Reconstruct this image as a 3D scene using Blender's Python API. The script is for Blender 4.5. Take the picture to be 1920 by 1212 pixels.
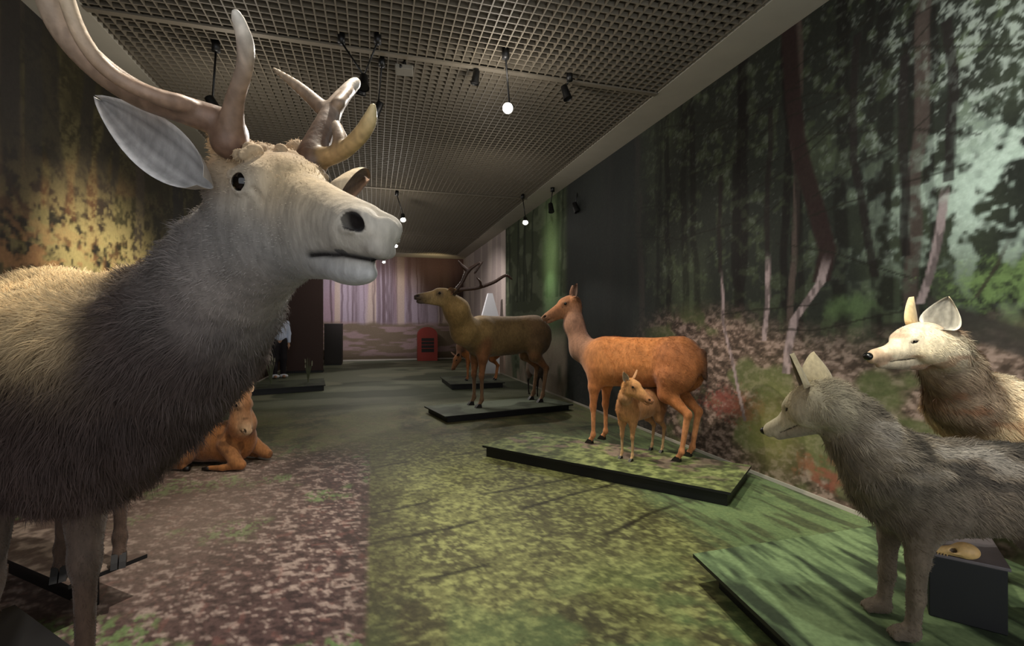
import bpy, math
import numpy as np
from mathutils import Vector, Matrix

# ---------------------------------------------------------------- camera, world, exposure
scene = bpy.context.scene
for o in list(bpy.data.objects):
    bpy.data.objects.remove(o)
F_PX, CX, CY, CAM_H = 900.0, 960.0, 606.0, 1.4
cam_d = bpy.data.cameras.new('camera')
cam_d.sensor_width = 36.0
cam_d.lens = 36.0 * F_PX / 1920.0
cam_d.clip_start = 0.05
cam = bpy.data.objects.new('camera', cam_d)
scene.collection.objects.link(cam)
cam.location = (0, 0, CAM_H)
cam.rotation_euler = (math.pi / 2, 0, 0)
scene.camera = cam

world = bpy.data.worlds.new('gallery_ambient')
scene.world = world
world.use_nodes = True
bg = world.node_tree.nodes['Background']
bg.inputs[0].default_value = (0.92, 0.95, 1.0, 1)
bg.inputs[1].default_value = 1.5

scene.view_settings.view_transform = 'Standard'
scene.view_settings.look = 'None'
scene.view_settings.gamma = 1
scene.view_settings.use_curve_mapping = False
scene.view_settings.exposure = 0.0

THETA = math.atan(260.0 / 900.0)
CT, ST = math.cos(THETA), math.sin(THETA)
def room(u, v, z=0.0):
    """corridor coordinates (u along, v to the right) -> world"""
    return Vector((-u * ST + v * CT, u * CT + v * ST, z))
def W(px, py, d):
    return Vector(((px - CX) / F_PX * d, d, CAM_H + (CY - py) / F_PX * d))

def spot(name, loc, target, watts, deg, col=(1, .93, .82), blend=.35, size=.03):
    l = bpy.data.lights.new(name, 'SPOT')
    l.energy = watts; l.spot_size = math.radians(deg); l.spot_blend = blend
    l.color = col; l.shadow_soft_size = size
    o = bpy.data.objects.new(name, l)
    scene.collection.objects.link(o)
    o.location = loc
    o.rotation_euler = (Vector(target) - Vector(loc)).to_track_quat('-Z', 'Y').to_euler()
    return o
def area(name, loc, target, watts, sx, sy, col=(1, .95, .88)):
    l = bpy.data.lights.new(name, 'AREA')
    l.shape = 'RECTANGLE'; l.size = sx; l.size_y = sy; l.energy = watts; l.color = col
    o = bpy.data.objects.new(name, l)
    scene.collection.objects.link(o)
    o.location = loc
    o.rotation_euler = (Vector(target) - Vector(loc)).to_track_quat('-Z', 'Y').to_euler()
    return o

WARM = (1, .88, .70); NEUT = (1, .95, .88); COOL = (.88, .95, 1.0)
# real track spots (their housings are built further down)
LAMPS = [
    # lens position, target, watts, cone, colour, visible glow
    (W(952, 203, 4.7), (-.62, 1.1, 1.65), 520, 34, NEUT),           # lights the stag's head and back
    (W(985, 418, 9.3), (.2, 6.0, .2), 130, 60, NEUT),
    (W(756, 413, 9.2), (-1.2, 6.5, 0), 90, 60, NEUT),
    (W(742, 462, 12.6), (-2.0, 9.5, 0), 70, 60, NEUT),
    (W(720, 492, 16.0), (-3.0, 13, 0), 60, 60, NEUT),
]
for i, (p, t, w, a, c) in enumerate(LAMPS):
    q = p + (Vector(t) - p).normalized() * .03
    spot('spot_lamp', q, t, w, a, c)
spot('spot_lamp', (-1.6, 5.9, 3.45), (1.35, 4.7, .75), 360, 30, WARM, .4)       # onto the hind
spot('spot_lamp', (-.35, 2.0, 3.75), (-.95, 1.15, 1.55), 380, 42, (1, .90, .74), .3)   # top of the stag's head and withers
spot('spot_lamp', (.5, 3.2, 3.5), (.6, 3.6, 0), 230, 75, (1, .97, .8), .8)      # green floor
spot('spot_lamp', (1.1, 1.7, 3.5), (1.9, 3.0, 0), 150, 56, (.97, 1, .9), .8)     # added without a fitting, brightens the striped floor and wolf plate
spot('spot_lamp', room(4.2, 1.0, 3.4), room(4.3, 3.39, 1.1), 150, 70, (1, .94, .88), .9)   # extra spot added to brighten the leaf bank of the right mural
spot('spot_lamp', (-.6, 2.3, 3.5), (-1.3, 3.0, 0), 250, 62, (1, .93, .86), .8)  # leaf floor
spot('spot_lamp', (-1.2, 4.2, 3.3), (-4.25, 4.9, 1.9), 620, 44, (1, .9, .68), .9)  # left mural glow
spot('spot_lamp', (-1.3, 3.4, 3.4), (-2.9, 4.8, .2), 150, 24, NEUT, .5)         # lying deer
spot('spot_lamp', (.3, 1.6, 3.5), (1.98, 2.25, 1.25), 170, 30, (1, .92, .78), .4)  # tan wolf
spot('spot_lamp', (.6, .6, 3.4), (2.85, 2.6, 2.0), 300, 72, (.95, 1, .95), .9)   # bright foliage right
spot('spot_lamp', room(11.6, .6, 3.4), room(13.4, 3.3, 1.9), 330, 60, (1, .9, .84), .9)
spot('spot_lamp', room(9.6, 1.6, 3.4), room(8.9, 3.39, 1.8), 60, 30, (.8, 1, .75), .9)
spot('spot_lamp', room(15.2, -.6, 3.4), room(18.6, -.4, 1.9), 330, 80, (.97, .9, 1), .9)
spot('spot_lamp', room(16.8, 2.2, 3.2), room(18.5, 2.0, 3.7), 45, 100, (1, .8, .45), .9)
spot('spot_lamp', room(9.5, 1.0, 3.5), (-.2, 7.6, .6), 150, 46, NEUT, .6)
def fill(loc, watts, col=(1, .93, .84)):
    l = bpy.data.lights.new('fill_light', 'POINT'); l.energy = watts; l.color = col; l.shadow_soft_size = .12
    o = bpy.data.objects.new('fill_light', l); COL0.objects.link(o); o.location = loc
COL0 = scene.collection
# added fill points without fittings, brightening the ceiling and the walls
fill(W(940, 190, 4.4), 22); fill((-.6, 1.4, 2.9), 8); fill(room(9.0, .3, 3.1), 28); fill(room(13.2, -.3, 3.1), 34); fill(room(16.6, -.3, 3.2), 24)
fill((1.2, 2.2, 3.0), 14, COOL); fill(room(6.6, 1.6, 3.0), 20); fill(room(11.0, -.6, 2.8), 22); fill((-2.6, 4.4, 3.1), 26)

# ---------------------------------------------------------------- helpers
COL = scene.collection
def lin(c):
    c = np.asarray(c, float) / 255.0
    return np.where(c <= .04045, c / 12.92, ((c + .055) / 1.055) ** 2.4)
def L4(c):
    r = lin(c); return (float(r[0]), float(r[1]), float(r[2]), 1)
RNG = np.random.default_rng(7)

def _hash(ix, iy, iz, seed):
    h = (ix.astype(np.int64) * 374761393 + iy.astype(np.int64) * 668265263 + iz.astype(np.int64) * 2147483647 + seed * 1274126177) & 0xffffffff
    h = ((h ^ (h >> 13)) * 1274126177) & 0xffffffff
    h = (h ^ (h >> 16)) & 0xffff
    return h / 65535.0
def noise(x, y, z=None, seed=0):
    x = np.asarray(x, float); y = np.asarray(y, float)
    if z is None: z = np.zeros_like(x)
    ix, iy, iz = np.floor(x), np.floor(y), np.floor(z)
    fx, fy, fz = x - ix, y - iy, z - iz
    fx = fx * fx * (3 - 2 * fx); fy = fy * fy * (3 - 2 * fy); fz = fz * fz * (3 - 2 * fz)
    r = 0
    zs = (0, 1) if np.any(fz) else (0,)
    for dz in zs:
        wz = fz if dz else 1 - fz
        for dy in (0, 1):
            wy = fy if dy else 1 - fy
            for dx in (0, 1):
                wx = fx if dx else 1 - fx
                r = r + wx * wy * wz * _hash(ix + dx, iy + dy, iz + dz, seed)
    return r
def fbm(x, y, seed=0, oct=4, g=.5):
    s = 0; a = 1; t = 0
    for k in range(oct):
        s = s + a * noise(x * 2 ** k, y * 2 ** k, seed=seed + k * 17); t += a; a *= g
    return s / t
def smooth(a, b, x):
    t = np.clip((x - a) / (b - a), 0, 1); return t * t * (3 - 2 * t)
def mixc(c, d, w):
    w = np.asarray(w)[..., None]; return c * (1 - w) + d * w

def mesh_obj(name, verts, faces, mat, parent=None, cols=None, smooth_sh=True):
    me = bpy.data.meshes.new(name)
    v = np.asarray(verts, np.float32)
    if isinstance(faces, np.ndarray):
        n, k = faces.shape
        me.vertices.add(len(v)); me.vertices.foreach_set('co', v.ravel())
        me.loops.add(n * k); me.loops.foreach_set('vertex_index', faces.ravel().astype(np.int32))
        me.polygons.add(n)
        me.polygons.foreach_set('loop_start', (np.arange(n) * k).astype(np.int32))
        me.update(calc_edges=True)
    else:
        me.from_pydata([tuple(map(float, p)) for p in v], [], faces); me.update()
    me.polygons.foreach_set('use_smooth', np.full(len(me.polygons), smooth_sh))
    if cols is not None:
        a = me.color_attributes.new('Col', 'FLOAT_COLOR', 'POINT')
        c = np.ones((len(v), 4), np.float32); c[:, :3] = cols
        a.data.foreach_set('color', c.ravel())
    me.materials.append(mat)
    me.validate()
    o = bpy.data.objects.new(name, me); COL.objects.link(o)
    if parent is not None: o.parent = parent
    return o
def tag(o, label=None, cat=None, group=None, kind=None):
    if label: o['label'] = label
    if cat: o['category'] = cat
    if group: o['group'] = group
    if kind: o['kind'] = kind
    return o
def thing(name, loc, label, cat, group=None):
    o = bpy.data.objects.new(name, None); COL.objects.link(o)
    o.location = loc; o.empty_display_size = .1
    o['world_base'] = 1
    del o['world_base']
    return tag(o, label, cat, group)
def adopt(child, root):
    """child mesh was made in world coordinates; keep it where it is under a translated Empty"""
    child.parent = root
    off = Vector(root.location) if root.type == 'EMPTY' else Vector((0, 0, 0))
    child.location = -off
    return child

class MB:
    def __init__(s): s.v = []; s.f = []
    def add(s, v, f):
        n = len(s.v); s.v += [tuple(p) for p in v]; s.f += [tuple(i + n for i in q) for q in f]
    def box(s, c, d, rz=0, M=None):
        v = []
        for z in (-1, 1):
            for x, y in ((-1, -1), (1, -1), (1, 1), (-1, 1)):
                a, b = x * d[0] / 2, y * d[1] / 2
                v.append((c[0] + a * math.cos(rz) - b * math.sin(rz), c[1] + a * math.sin(rz) + b * math.cos(rz), c[2] + z * d[2] / 2))
        s.add(v, [(3, 2, 1, 0), (4, 5, 6, 7), (0, 1, 5, 4), (1, 2, 6, 5), (2, 3, 7, 6), (3, 0, 4, 7)])
    def prism(s, poly, z0, z1):
        n = len(poly)
        s.add([(p[0], p[1], z0) for p in poly] + [(p[0], p[1], z1) for p in poly],
              [tuple(range(n - 1, -1, -1)), tuple(range(n, 2 * n))] + [(i, (i + 1) % n, n + (i + 1) % n, n + i) for i in range(n)])
    def tube(s, pts, rad, n=10, caps=True):
        pts = [Vector(p) for p in pts]; rings = []
        if not hasattr(rad, '__len__'): rad = [rad] * len(pts)
        up = Vector((0, 0, 1))
        for i, p in enumerate(pts):
            t = (pts[min(i + 1, len(pts) - 1)] - pts[max(i - 1, 0)]).normalized()
            a = t.cross(up if abs(t.z) < .95 else Vector((1, 0, 0))).normalized(); b = t.cross(a).normalized()
            rings.append([p + (a * math.cos(2 * math.pi * k / n) + b * math.sin(2 * math.pi * k / n)) * rad[i] for k in range(n)])
        v = [q for r in rings for q in r]
        f = [(i * n + k, i * n + (k + 1) % n, (i + 1) * n + (k + 1) % n, (i + 1) * n + k) for i in range(len(pts) - 1) for k in range(n)]
        if caps:
            f.append(tuple(range(n - 1, -1, -1))); f.append(tuple((len(pts) - 1) * n + k for k in range(n)))
        s.add(v, f)
    def build(s, name, mat, parent=None, sm=False, bevel=0):
        o = mesh_obj(name, s.v, s.f, mat, None, smooth_sh=sm)
        if bevel:
            m = o.modifiers.new('bevel', 'BEVEL'); m.width = bevel; m.segments = 2; m.limit_method = 'ANGLE'
        if parent is not None: adopt(o, parent)
        return o

# ---------------------------------------------------------------- materials
def mat(name, col, rough=.6, metal=0, noise_amt=.12, scale=30, emit=None, es=0, bump=0):
    m = bpy.data.materials.new(name); m.use_nodes = True
    nt = m.node_tree; b = nt.nodes['Principled BSDF']
    b.inputs['Roughness'].default_value = rough; b.inputs['Metallic'].default_value = metal
    c = L4(col)
    tc = nt.nodes.new('ShaderNodeTexCoord'); n = nt.nodes.new('ShaderNodeTexNoise'); n.inputs['Scale'].default_value = scale
    nt.links.new(tc.outputs['Object'], n.inputs['Vector'])
    r = nt.nodes.new('ShaderNodeMapRange'); r.inputs[3].default_value = 1 - noise_amt; r.inputs[4].default_value = 1 + noise_amt
    nt.links.new(n.outputs[0], r.inputs[0])
    mx = nt.nodes.new('ShaderNodeVectorMath'); mx.operation = 'SCALE'; mx.inputs[0].default_value = c[:3]
    nt.links.new(r.outputs[0], mx.inputs['Scale']); nt.links.new(mx.outputs[0], b.inputs['Base Color'])
    if emit:
        b.inputs['Emission Color'].default_value = L4(emit); b.inputs['Emission Strength'].default_value = es
    if bump:
        bp = nt.nodes.new('ShaderNodeBump'); bp.inputs['Strength'].default_value = bump; bp.inputs['Distance'].default_value = .01
        nt.links.new(n.outputs[0], bp.inputs['Height']); nt.links.new(bp.outputs[0], b.inputs['Normal'])
    return m
def mat_vc(name, rough=.85, amt=.15, scale=(60, 60, 60), bump=0, spec=.3, bdist=.004, sheen=0):
    m = bpy.data.materials.new(name); m.use_nodes = True
    nt = m.node_tree; b = nt.nodes['Principled BSDF']
    b.inputs['Roughness'].default_value = rough; b.inputs['Specular IOR Level'].default_value = spec
    if sheen: b.inputs['Sheen Weight'].default_value = sheen
    at = nt.nodes.new('ShaderNodeAttribute'); at.attribute_name = 'Col'
    tc = nt.nodes.new('ShaderNodeTexCoord'); mp = nt.nodes.new('ShaderNodeMapping'); mp.inputs['Scale'].default_value = scale
    n = nt.nodes.new('ShaderNodeTexNoise'); n.inputs['Scale'].default_value = 1; n.inputs['Detail'].default_value = 4
    nt.links.new(tc.outputs['Object'], mp.inputs[0]); nt.links.new(mp.outputs[0], n.inputs['Vector'])
    r = nt.nodes.new('ShaderNodeMapRange'); r.inputs[1].default_value = .25; r.inputs[2].default_value = .75
    r.inputs[3].default_value = 1 - amt; r.inputs[4].default_value = 1 + amt
    nt.links.new(n.outputs[0], r.inputs[0])
    mx = nt.nodes.new('ShaderNodeVectorMath'); mx.operation = 'SCALE'
    nt.links.new(at.outputs['Color'], mx.inputs[0]); nt.links.new(r.outputs[0], mx.inputs['Scale'])
    nt.links.new(mx.outputs[0], b.inputs['Base Color'])
    if bump:
        bp = nt.nodes.new('ShaderNodeBump'); bp.inputs['Strength'].default_value = bump; bp.inputs['Distance'].default_value = bdist
        nt.links.new(n.outputs[0], bp.inputs['Height']); nt.links.new(bp.outputs[0], b.inputs['Normal'])
    return m
M_FUR = mat_vc('fur_coat', .8, .22, (70, 70, 28), .5, .25, .006, .15)
M_STRAND = mat_vc('fur_strands', .75, .15, (200, 200, 200), 0, .25)
M_ANTLER = mat_vc('antler', .5, .18, (60, 60, 60), .5, .4, .003)
M_MURAL = mat_vc('printed_mural', .7, .12, (35, 35, 35), 0, .12)
M_FLOOR = mat_vc('printed_floor', .62, .22, (45, 45, 45), .05, .18, .002)
M_PLATE = mat_vc('printed_plate', .6, .2, (45, 45, 45), .05, .2, .002)
M_EYE = mat('glass_eye', (12, 9, 8), .06, noise_amt=0)
M_HOOF = mat('hoof', (28, 24, 20), .5)
M_BLACK = mat('black_metal', (14, 14, 14), .45)
M_PLINTH = mat('black_plinth', (16, 16, 18), .55, scale=8)
M_GRID = mat('ceiling_grid', (114, 106, 92), .6, noise_amt=.06)
M_PLENUM = mat('ceiling_void', (62, 57, 48), .9)
M_BAND = mat('ceiling_plaster', (168, 162, 148), .85, noise_amt=.08, scale=5)
M_LENS = mat('lamp_lens', (255, 250, 240), .3, emit=(255, 250, 240), es=60)
M_WHITE = mat('white_panel', (225, 228, 235), .5, noise_amt=.03)
M_RED = mat('red_lacquer', (150, 48, 34), .5)
M_DARKBROWN = mat('dark_wood', (32, 24, 19), .6)
M_SKULL = mat('bone', (214, 176, 120), .55, scale=40, noise_amt=.2, bump=.3)
M_NOSE = mat('wet_nose', (12, 11, 10), .25)

# ---------------------------------------------------------------- implicit-surface modelling of the animals
class Body:
    """smooth union of round cones and ellipsoids, polygonised on a rectilinear grid"""
    def __init__(s): s.p = []
    def cone(s, a, b, ra, rb, col, k=.04, M=None, sub=False):
        a = Vector(a); b = Vector(b)
        if M is not None:
            sc = M.to_scale().x; a = M @ a; b = M @ b; ra *= sc; rb *= sc; k *= sc
        s.p.append(('c', np.array(a), np.array(b), ra, rb, None, lin(col), k, sub))
    def ell(s, c, r, col, k=.04, M=None, R=None, sub=False):
        c = Vector(c); r = np.array(r, float); R = np.eye(3) if R is None else np.array(R)
        if M is not None:
            sc = M.to_scale().x; c = M @ c; r = r * sc; k *= sc
            R = np.array(M.to_3x3().normalized()) @ R
        s.p.append(('e', np.array(c), R, r, None, None, lin(col), k, sub))
    def chain(s, pts, rs, col, k=.04, M=None):
        for i in range(len(pts) - 1):
            cc = col[i] if isinstance(col, list) else col
            s.cone(pts[i], pts[i + 1], rs[i], rs[i + 1], cc, k, M)
    @staticmethod
    def dist(p, X, Y, Z):
        if p[0] == 'c':
            a, b, ra, rb = p[1:5]; ba = b - a; bb = ba @ ba + 1e-12
            x, y, z = X - a[0], Y - a[1], Z - a[2]
            h = np.clip((x * ba[0] + y * ba[1] + z * ba[2]) / bb, 0, 1)
            return np.sqrt((x - h * ba[0]) ** 2 + (y - h * ba[1]) ** 2 + (z - h * ba[2]) ** 2) - (ra + (rb - ra) * h)
        c, R, r = p[1:4]
        x, y, z = X - c[0], Y - c[1], Z - c[2]
        q = [R[0, i] * x + R[1, i] * y + R[2, i] * z for i in range(3)]
        k0 = np.sqrt(sum((q[i] / r[i]) ** 2 for i in range(3))); k1 = np.sqrt(sum((q[i] / r[i] ** 2) ** 2 for i in range(3))) + 1e-9
        return k0 * (k0 - 1) / k1
    def bounds(s, p):
        if p[0] == 'c':
            m = max(p[3], p[4]); return np.minimum(p[1], p[2]) - m, np.maximum(p[1], p[2]) + m
        e = np.sqrt(((p[2] * p[3][None, :]) ** 2).sum(1)); return p[1] - e, p[1] + e
    def mesh(s, h, fine=None, hf=None, floor=None):
        lo = np.min([s.bounds(p)[0] for p in s.p], 0) - .04; hi = np.max([s.bounds(p)[1] for p in s.p], 0) + .04
        ax = []
        for i in range(3):
            if fine is None: ax.append(np.arange(lo[i], hi[i] + h, h))
            else:
                f0, f1 = max(fine[0][i], lo[i]), min(fine[1][i], hi[i])
                pts = list(np.arange(lo[i], f0, h)) + list(np.arange(f0, f1, hf)) + list(np.arange(f1, hi[i] + h, h))
                ax.append(np.unique(np.array(pts)))
        ax = [a.astype(np.float32) for a in ax]
        F = np.full([len(a) for a in ax], .5, np.float32)
        for p in s.p:
            k = max(p[7], 1e-4); b0, b1 = s.bounds(p); pad = max(k, .02) + .03
            sl = []
            for i in range(3):
                j0 = max(np.searchsorted(ax[i], b0[i] - pad) - 1, 0); j1 = min(np.searchsorted(ax[i], b1[i] + pad) + 1, len(ax[i]))
                sl.append(slice(j0, j1))
            sl = tuple(sl)
            X, Y, Z = np.meshgrid(ax[0][sl[0]], ax[1][sl[1]], ax[2][sl[2]], indexing='ij', sparse=True)
            d = s.dist(p, X, Y, Z).astype(np.float32); G = F[sl]
            if p[8]:
                hh = np.clip(k - np.abs(G + d), 0, None) / k
                F[sl] = np.maximum(G, -d) + hh * hh * k * .25
            else:
                hh = np.clip(k - np.abs(G - d), 0, None) / k
                F[sl] = np.minimum(G, d) - hh * hh * k * .25
        if floor is not None:
            F = np.maximum(F, (floor - ax[2])[None, None, :])
        return surface_nets(F, ax)
    def colors(s, V, sharp=60):
        w = np.zeros(len(V)); c = np.zeros((len(V), 3))
        X, Y, Z = V.T
        ds = [s.dist(p, X, Y, Z) if not p[8] else s.dist(p, X, Y, Z) + .002 for p in s.p]
        m = np.min(ds, 0)
        for p, d in zip(s.p, ds):
            e = np.exp(-(d - m) * sharp) if not p[8] else np.where(np.abs(d) < .0022, 12.0, 0.0)
            w += e; c += e[:, None] * p[6]
        return c / w[:, None]

def surface_nets(F, ax):
    S = F < 0
    c = np.zeros(np.array(F.shape) - 1, np.uint8)
    for i in (0, 1):
        for j in (0, 1):
            for k in (0, 1):
                c += S[i:F.shape[0] - 1 + i, j:F.shape[1] - 1 + j, k:F.shape[2] - 1 + k]
    act = np.argwhere((c > 0) & (c < 8)); del c
    idx = np.full(np.array(F.shape) - 1, -1, np.int32)
    idx[act[:, 0], act[:, 1], act[:, 2]] = np.arange(len(act))
    corners = [(i, j, k) for i in (0, 1) for j in (0, 1) for k in (0, 1)]
    val = {q: F[act[:, 0] + q[0], act[:, 1] + q[1], act[:, 2] + q[2]] for q in corners}
    pos = np.zeros((len(act), 3)); n = np.zeros(len(act))
    for q in corners:
        for a in range(3):
            if q[a] == 0:
                r = tuple(q[i] + (i == a) for i in range(3)); v0, v1 = val[q], val[r]
                m = (v0 < 0) != (v1 < 0); t = np.where(m, v0 / np.where(v0 == v1, 1, v0 - v1), 0)
                for i in range(3):
                    pos[:, i] += m * (q[i] + (t if i == a else 0))
                n += m
    pos /= n[:, None]
    V = np.stack([ax[i][act[:, i]] + pos[:, i] * (ax[i][np.minimum(act[:, i] + 1, len(ax[i]) - 1)] - ax[i][act[:, i]]) for i in range(3)], 1)
    Q = []
    for a in range(3):
        b, d = (a + 1) % 3, (a + 2) % 3
        s0 = [slice(None)] * 3; s1 = [slice(None)] * 3; s0[a] = slice(0, -1); s1[a] = slice(1, None)
        A, B = S[tuple(s0)], S[tuple(s1)]
        e = np.argwhere(A != B); e = e[(e[:, b] > 0) & (e[:, d] > 0) & (e[:, b] < F.shape[b] - 1) & (e[:, d] < F.shape[d] - 1)]
        inside = A[e[:, 0], e[:, 1], e[:, 2]]
        def g(ob, od):
            x = e.copy(); x[:, b] -= ob; x[:, d] -= od; return idx[x[:, 0], x[:, 1], x[:, 2]]
        q = np.stack([g(1, 1), g(0, 1), g(0, 0), g(1, 0)], 1)
        q[~inside] = q[~inside][:, ::-1]; Q.append(q)
    return V, np.concatenate(Q)

def frame(o, x, up=(0, 0, 1), s=1.0):
    """matrix with +x along `x`, z near `up`"""
    x = Vector(x).normalized(); y = Vector(up).cross(x).normalized(); z = x.cross(y)
    return Matrix.Translation(o) @ Matrix(((x.x, y.x, z.x), (x.y, y.y, z.y), (x.z, y.z, z.z))).to_4x4() @ Matrix.Scale(s, 4)

def finish_body(B, root, h, pal_fn=None, fine=None, hf=None, name='body', ruff=0, material=None):
    V, Q = B.mesh(h, fine, hf)
    # gentle fur relief
    nz = noise(V[:, 0] * 45, V[:, 1] * 45, V[:, 2] * 22, 3) - .5
    c = B.colors(V)
    if pal_fn is not None: c = pal_fn(V, c)
    c = c * (1 + .35 * nz[:, None])
    o = mesh_obj(name, V, Q, material or M_FUR, None, np.clip(c, 0, 1))
    adopt(o, root)
    return o, V, Q, c

def ear(name, root, base, tip, normal, width, col_in, col_out, cup=.45, lobe=.45, rnd=.62):
    base = Vector(base); tip = Vector(tip); ax = tip - base; L = ax.length; ax.normalize()
    n = Vector(normal); n = (n - ax * n.dot(ax)).normalized(); side = ax.cross(n)
    NT, NS = 22, 13; v = []; cols = []; ci, co = lin(col_in), lin(col_out)
    for layer in (0, 1):
        for i in range(NT):
            t = i / (NT - 1)
            w = width * (max(0.0, math.sin(math.pi * t ** rnd)) ** .75 * .92 + .16 * (1 - t)) * .5 + .0012
            for j in range(NS):
                s = -1 + 2 * j / (NS - 1)
                roll = s * (1.35 * (1 - t) + cup)
                d = width * cup * (1 - math.cos(s * 1.3)) * (.5 + .5 * (1 - t)) - (.004 if layer else 0) * (1 - abs(s) ** 4 * .8)
                p = base + ax * (L * t) + side * (math.sin(s * 1.35) / .976 * w) + n * (d - .0 * roll) + n * (-.10 * L * math.sin(math.pi * t) * 0)
                v.append(p)
                e = abs(s) ** 3
                cc = (ci * (.38 + .62 * e) + .1 * ci * math.sin(s * 14) if layer == 0 else co)  # inner ear shade put into the colour, darker towards the middle
                if layer == 0 and abs(s) > .8: cc = ci * 1.15
                cols.append(np.clip(cc * (1 + .25 * (noise(np.array(t * 14), np.array(s * 7 + 9)) - .5)), 0, 1))
    f = []
    N = NT * NS
    for i in range(NT - 1):
        for j in range(NS - 1):
            a = i * NS + j; f.append((a, a + 1, a + NS + 1, a + NS)); f.append((N + a, N + a + NS, N + a + NS + 1, N + a + 1))
    for i in range(NT - 1):
        for j in (0, NS - 1):
            a = i * NS + j; q = (a, a + NS, N + a + NS, N + a); f.append(q if j == 0 else q[::-1])
    for j in range(NS - 1):
        a = (NT - 1) * NS + j; f.append((a, a + 1, N + a + 1, N + a)); f.append((j + 1, j, N + j, N + j + 1))
    o = mesh_obj(name, v, f, M_FUR, None, np.array(cols)); adopt(o, root); return o

def ball(name, root, c, r, m, seg=16, sq=(1, 1, 1)):
    v = []; f = []
    for i in range(seg + 1):
        a = math.pi * i / seg
        for j in range(seg * 2):
            b = math.pi * j / seg
            v.append((c[0] + r * sq[0] * math.sin(a) * math.cos(b), c[1] + r * sq[1] * math.sin(a) * math.sin(b), c[2] + r * sq[2] * math.cos(a)))
    n = seg * 2
    for i in range(seg):
        for j in range(n):
            f.append((i * n + j, (i + 1) * n + j, (i + 1) * n + (j + 1) % n, i * n + (j + 1) % n))
    o = mesh_obj(name, v, f, m); adopt(o, root); return o

def fur(root, V, Q, C, n, len_fn, dir_fn, width=.0012, name='coat_hair', lift=.35, seed=1):
    """individual hairs as thin tapering ribbons"""
    rng = np.random.default_rng(seed)
    P = V[Q]; nrm = np.cross(P[:, 2] - P[:, 0], P[:, 3] - P[:, 1]); ar = np.linalg.norm(nrm, axis=1); nrm /= ar[:, None] + 1e-12
    cen = P.mean(1); Ls = len_fn(cen); w = ar * (Ls > 0) * (.4 + Ls / Ls.max()); w /= w.sum()
    i = rng.choice(len(Q), n, p=w)
    a, b = rng.random((2, n, 1)); p = P[i, 0] * (1 - a) * (1 - b) + P[i, 1] * a * (1 - b) + P[i, 2] * a * b + P[i, 3] * (1 - a) * b
    N = nrm[i]; D = dir_fn(p)
    D = D - N * (D * N).sum(1, keepdims=True); D /= np.linalg.norm(D, axis=1, keepdims=True) + 1e-9
    clump = np.stack([noise(p[:, 0] * 28, p[:, 1] * 28, p[:, 2] * 28, s) - .5 for s in (5, 6, 7)], 1)
    D = D + rng.normal(0, .22, (n, 3)) + clump * 1.1; D /= np.linalg.norm(D, axis=1, keepdims=True)
    L = (Ls[i] * rng.uniform(.6, 1.25, n))[:, None]
    m = p + (D * .8 + N * lift) * L * .55; t = m + (D + N * lift * .15 + np.array([0, 0, -.35])) * L * .5
    s = np.cross(D, N); s /= np.linalg.norm(s, axis=1, keepdims=True) + 1e-9; s *= width * rng.uniform(.7, 1.4, (n, 1))
    verts = np.stack([p - s, p + s, m + s * .8, m - s * .8, t], 1).reshape(-1, 3)
    base = np.arange(n) * 5
    q = np.stack([base, base + 1, base + 2, base + 3], 1); tri = np.stack([base + 3, base + 2, base + 4, base + 4], 1)
    cc = C[Q[i, 0]] * rng.uniform(.72, 1.35, (n, 1)); cols = np.repeat(cc, 5, 0)
    me = bpy.data.meshes.new(name); me.vertices.add(len(verts)); me.vertices.foreach_set('co', verts.astype(np.float32).ravel())
    loops = np.concatenate([np.concatenate([q, tri[:, :3]], 1).ravel()]).astype(np.int32)
    me.loops.add(len(loops)); me.loops.foreach_set('vertex_index', loops)
    me.polygons.add(2 * n); ls = np.stack([np.arange(n) * 7, np.arange(n) * 7 + 4], 1).ravel().astype(np.int32)
    me.polygons.foreach_set('loop_start', ls)
    me.update(calc_edges=True)
    at = me.color_attributes.new('Col', 'FLOAT_COLOR', 'POINT'); c4 = np.ones((len(verts), 4), np.float32); c4[:, :3] = np.clip(cols, 0, 1)
    at.data.foreach_set('color', c4.ravel()); me.materials.append(M_STRAND); me.validate()
    o = bpy.data.objects.new(name, me); COL.objects.link(o); adopt(o, root); o['kind'] = 'stuff'; return o

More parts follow.
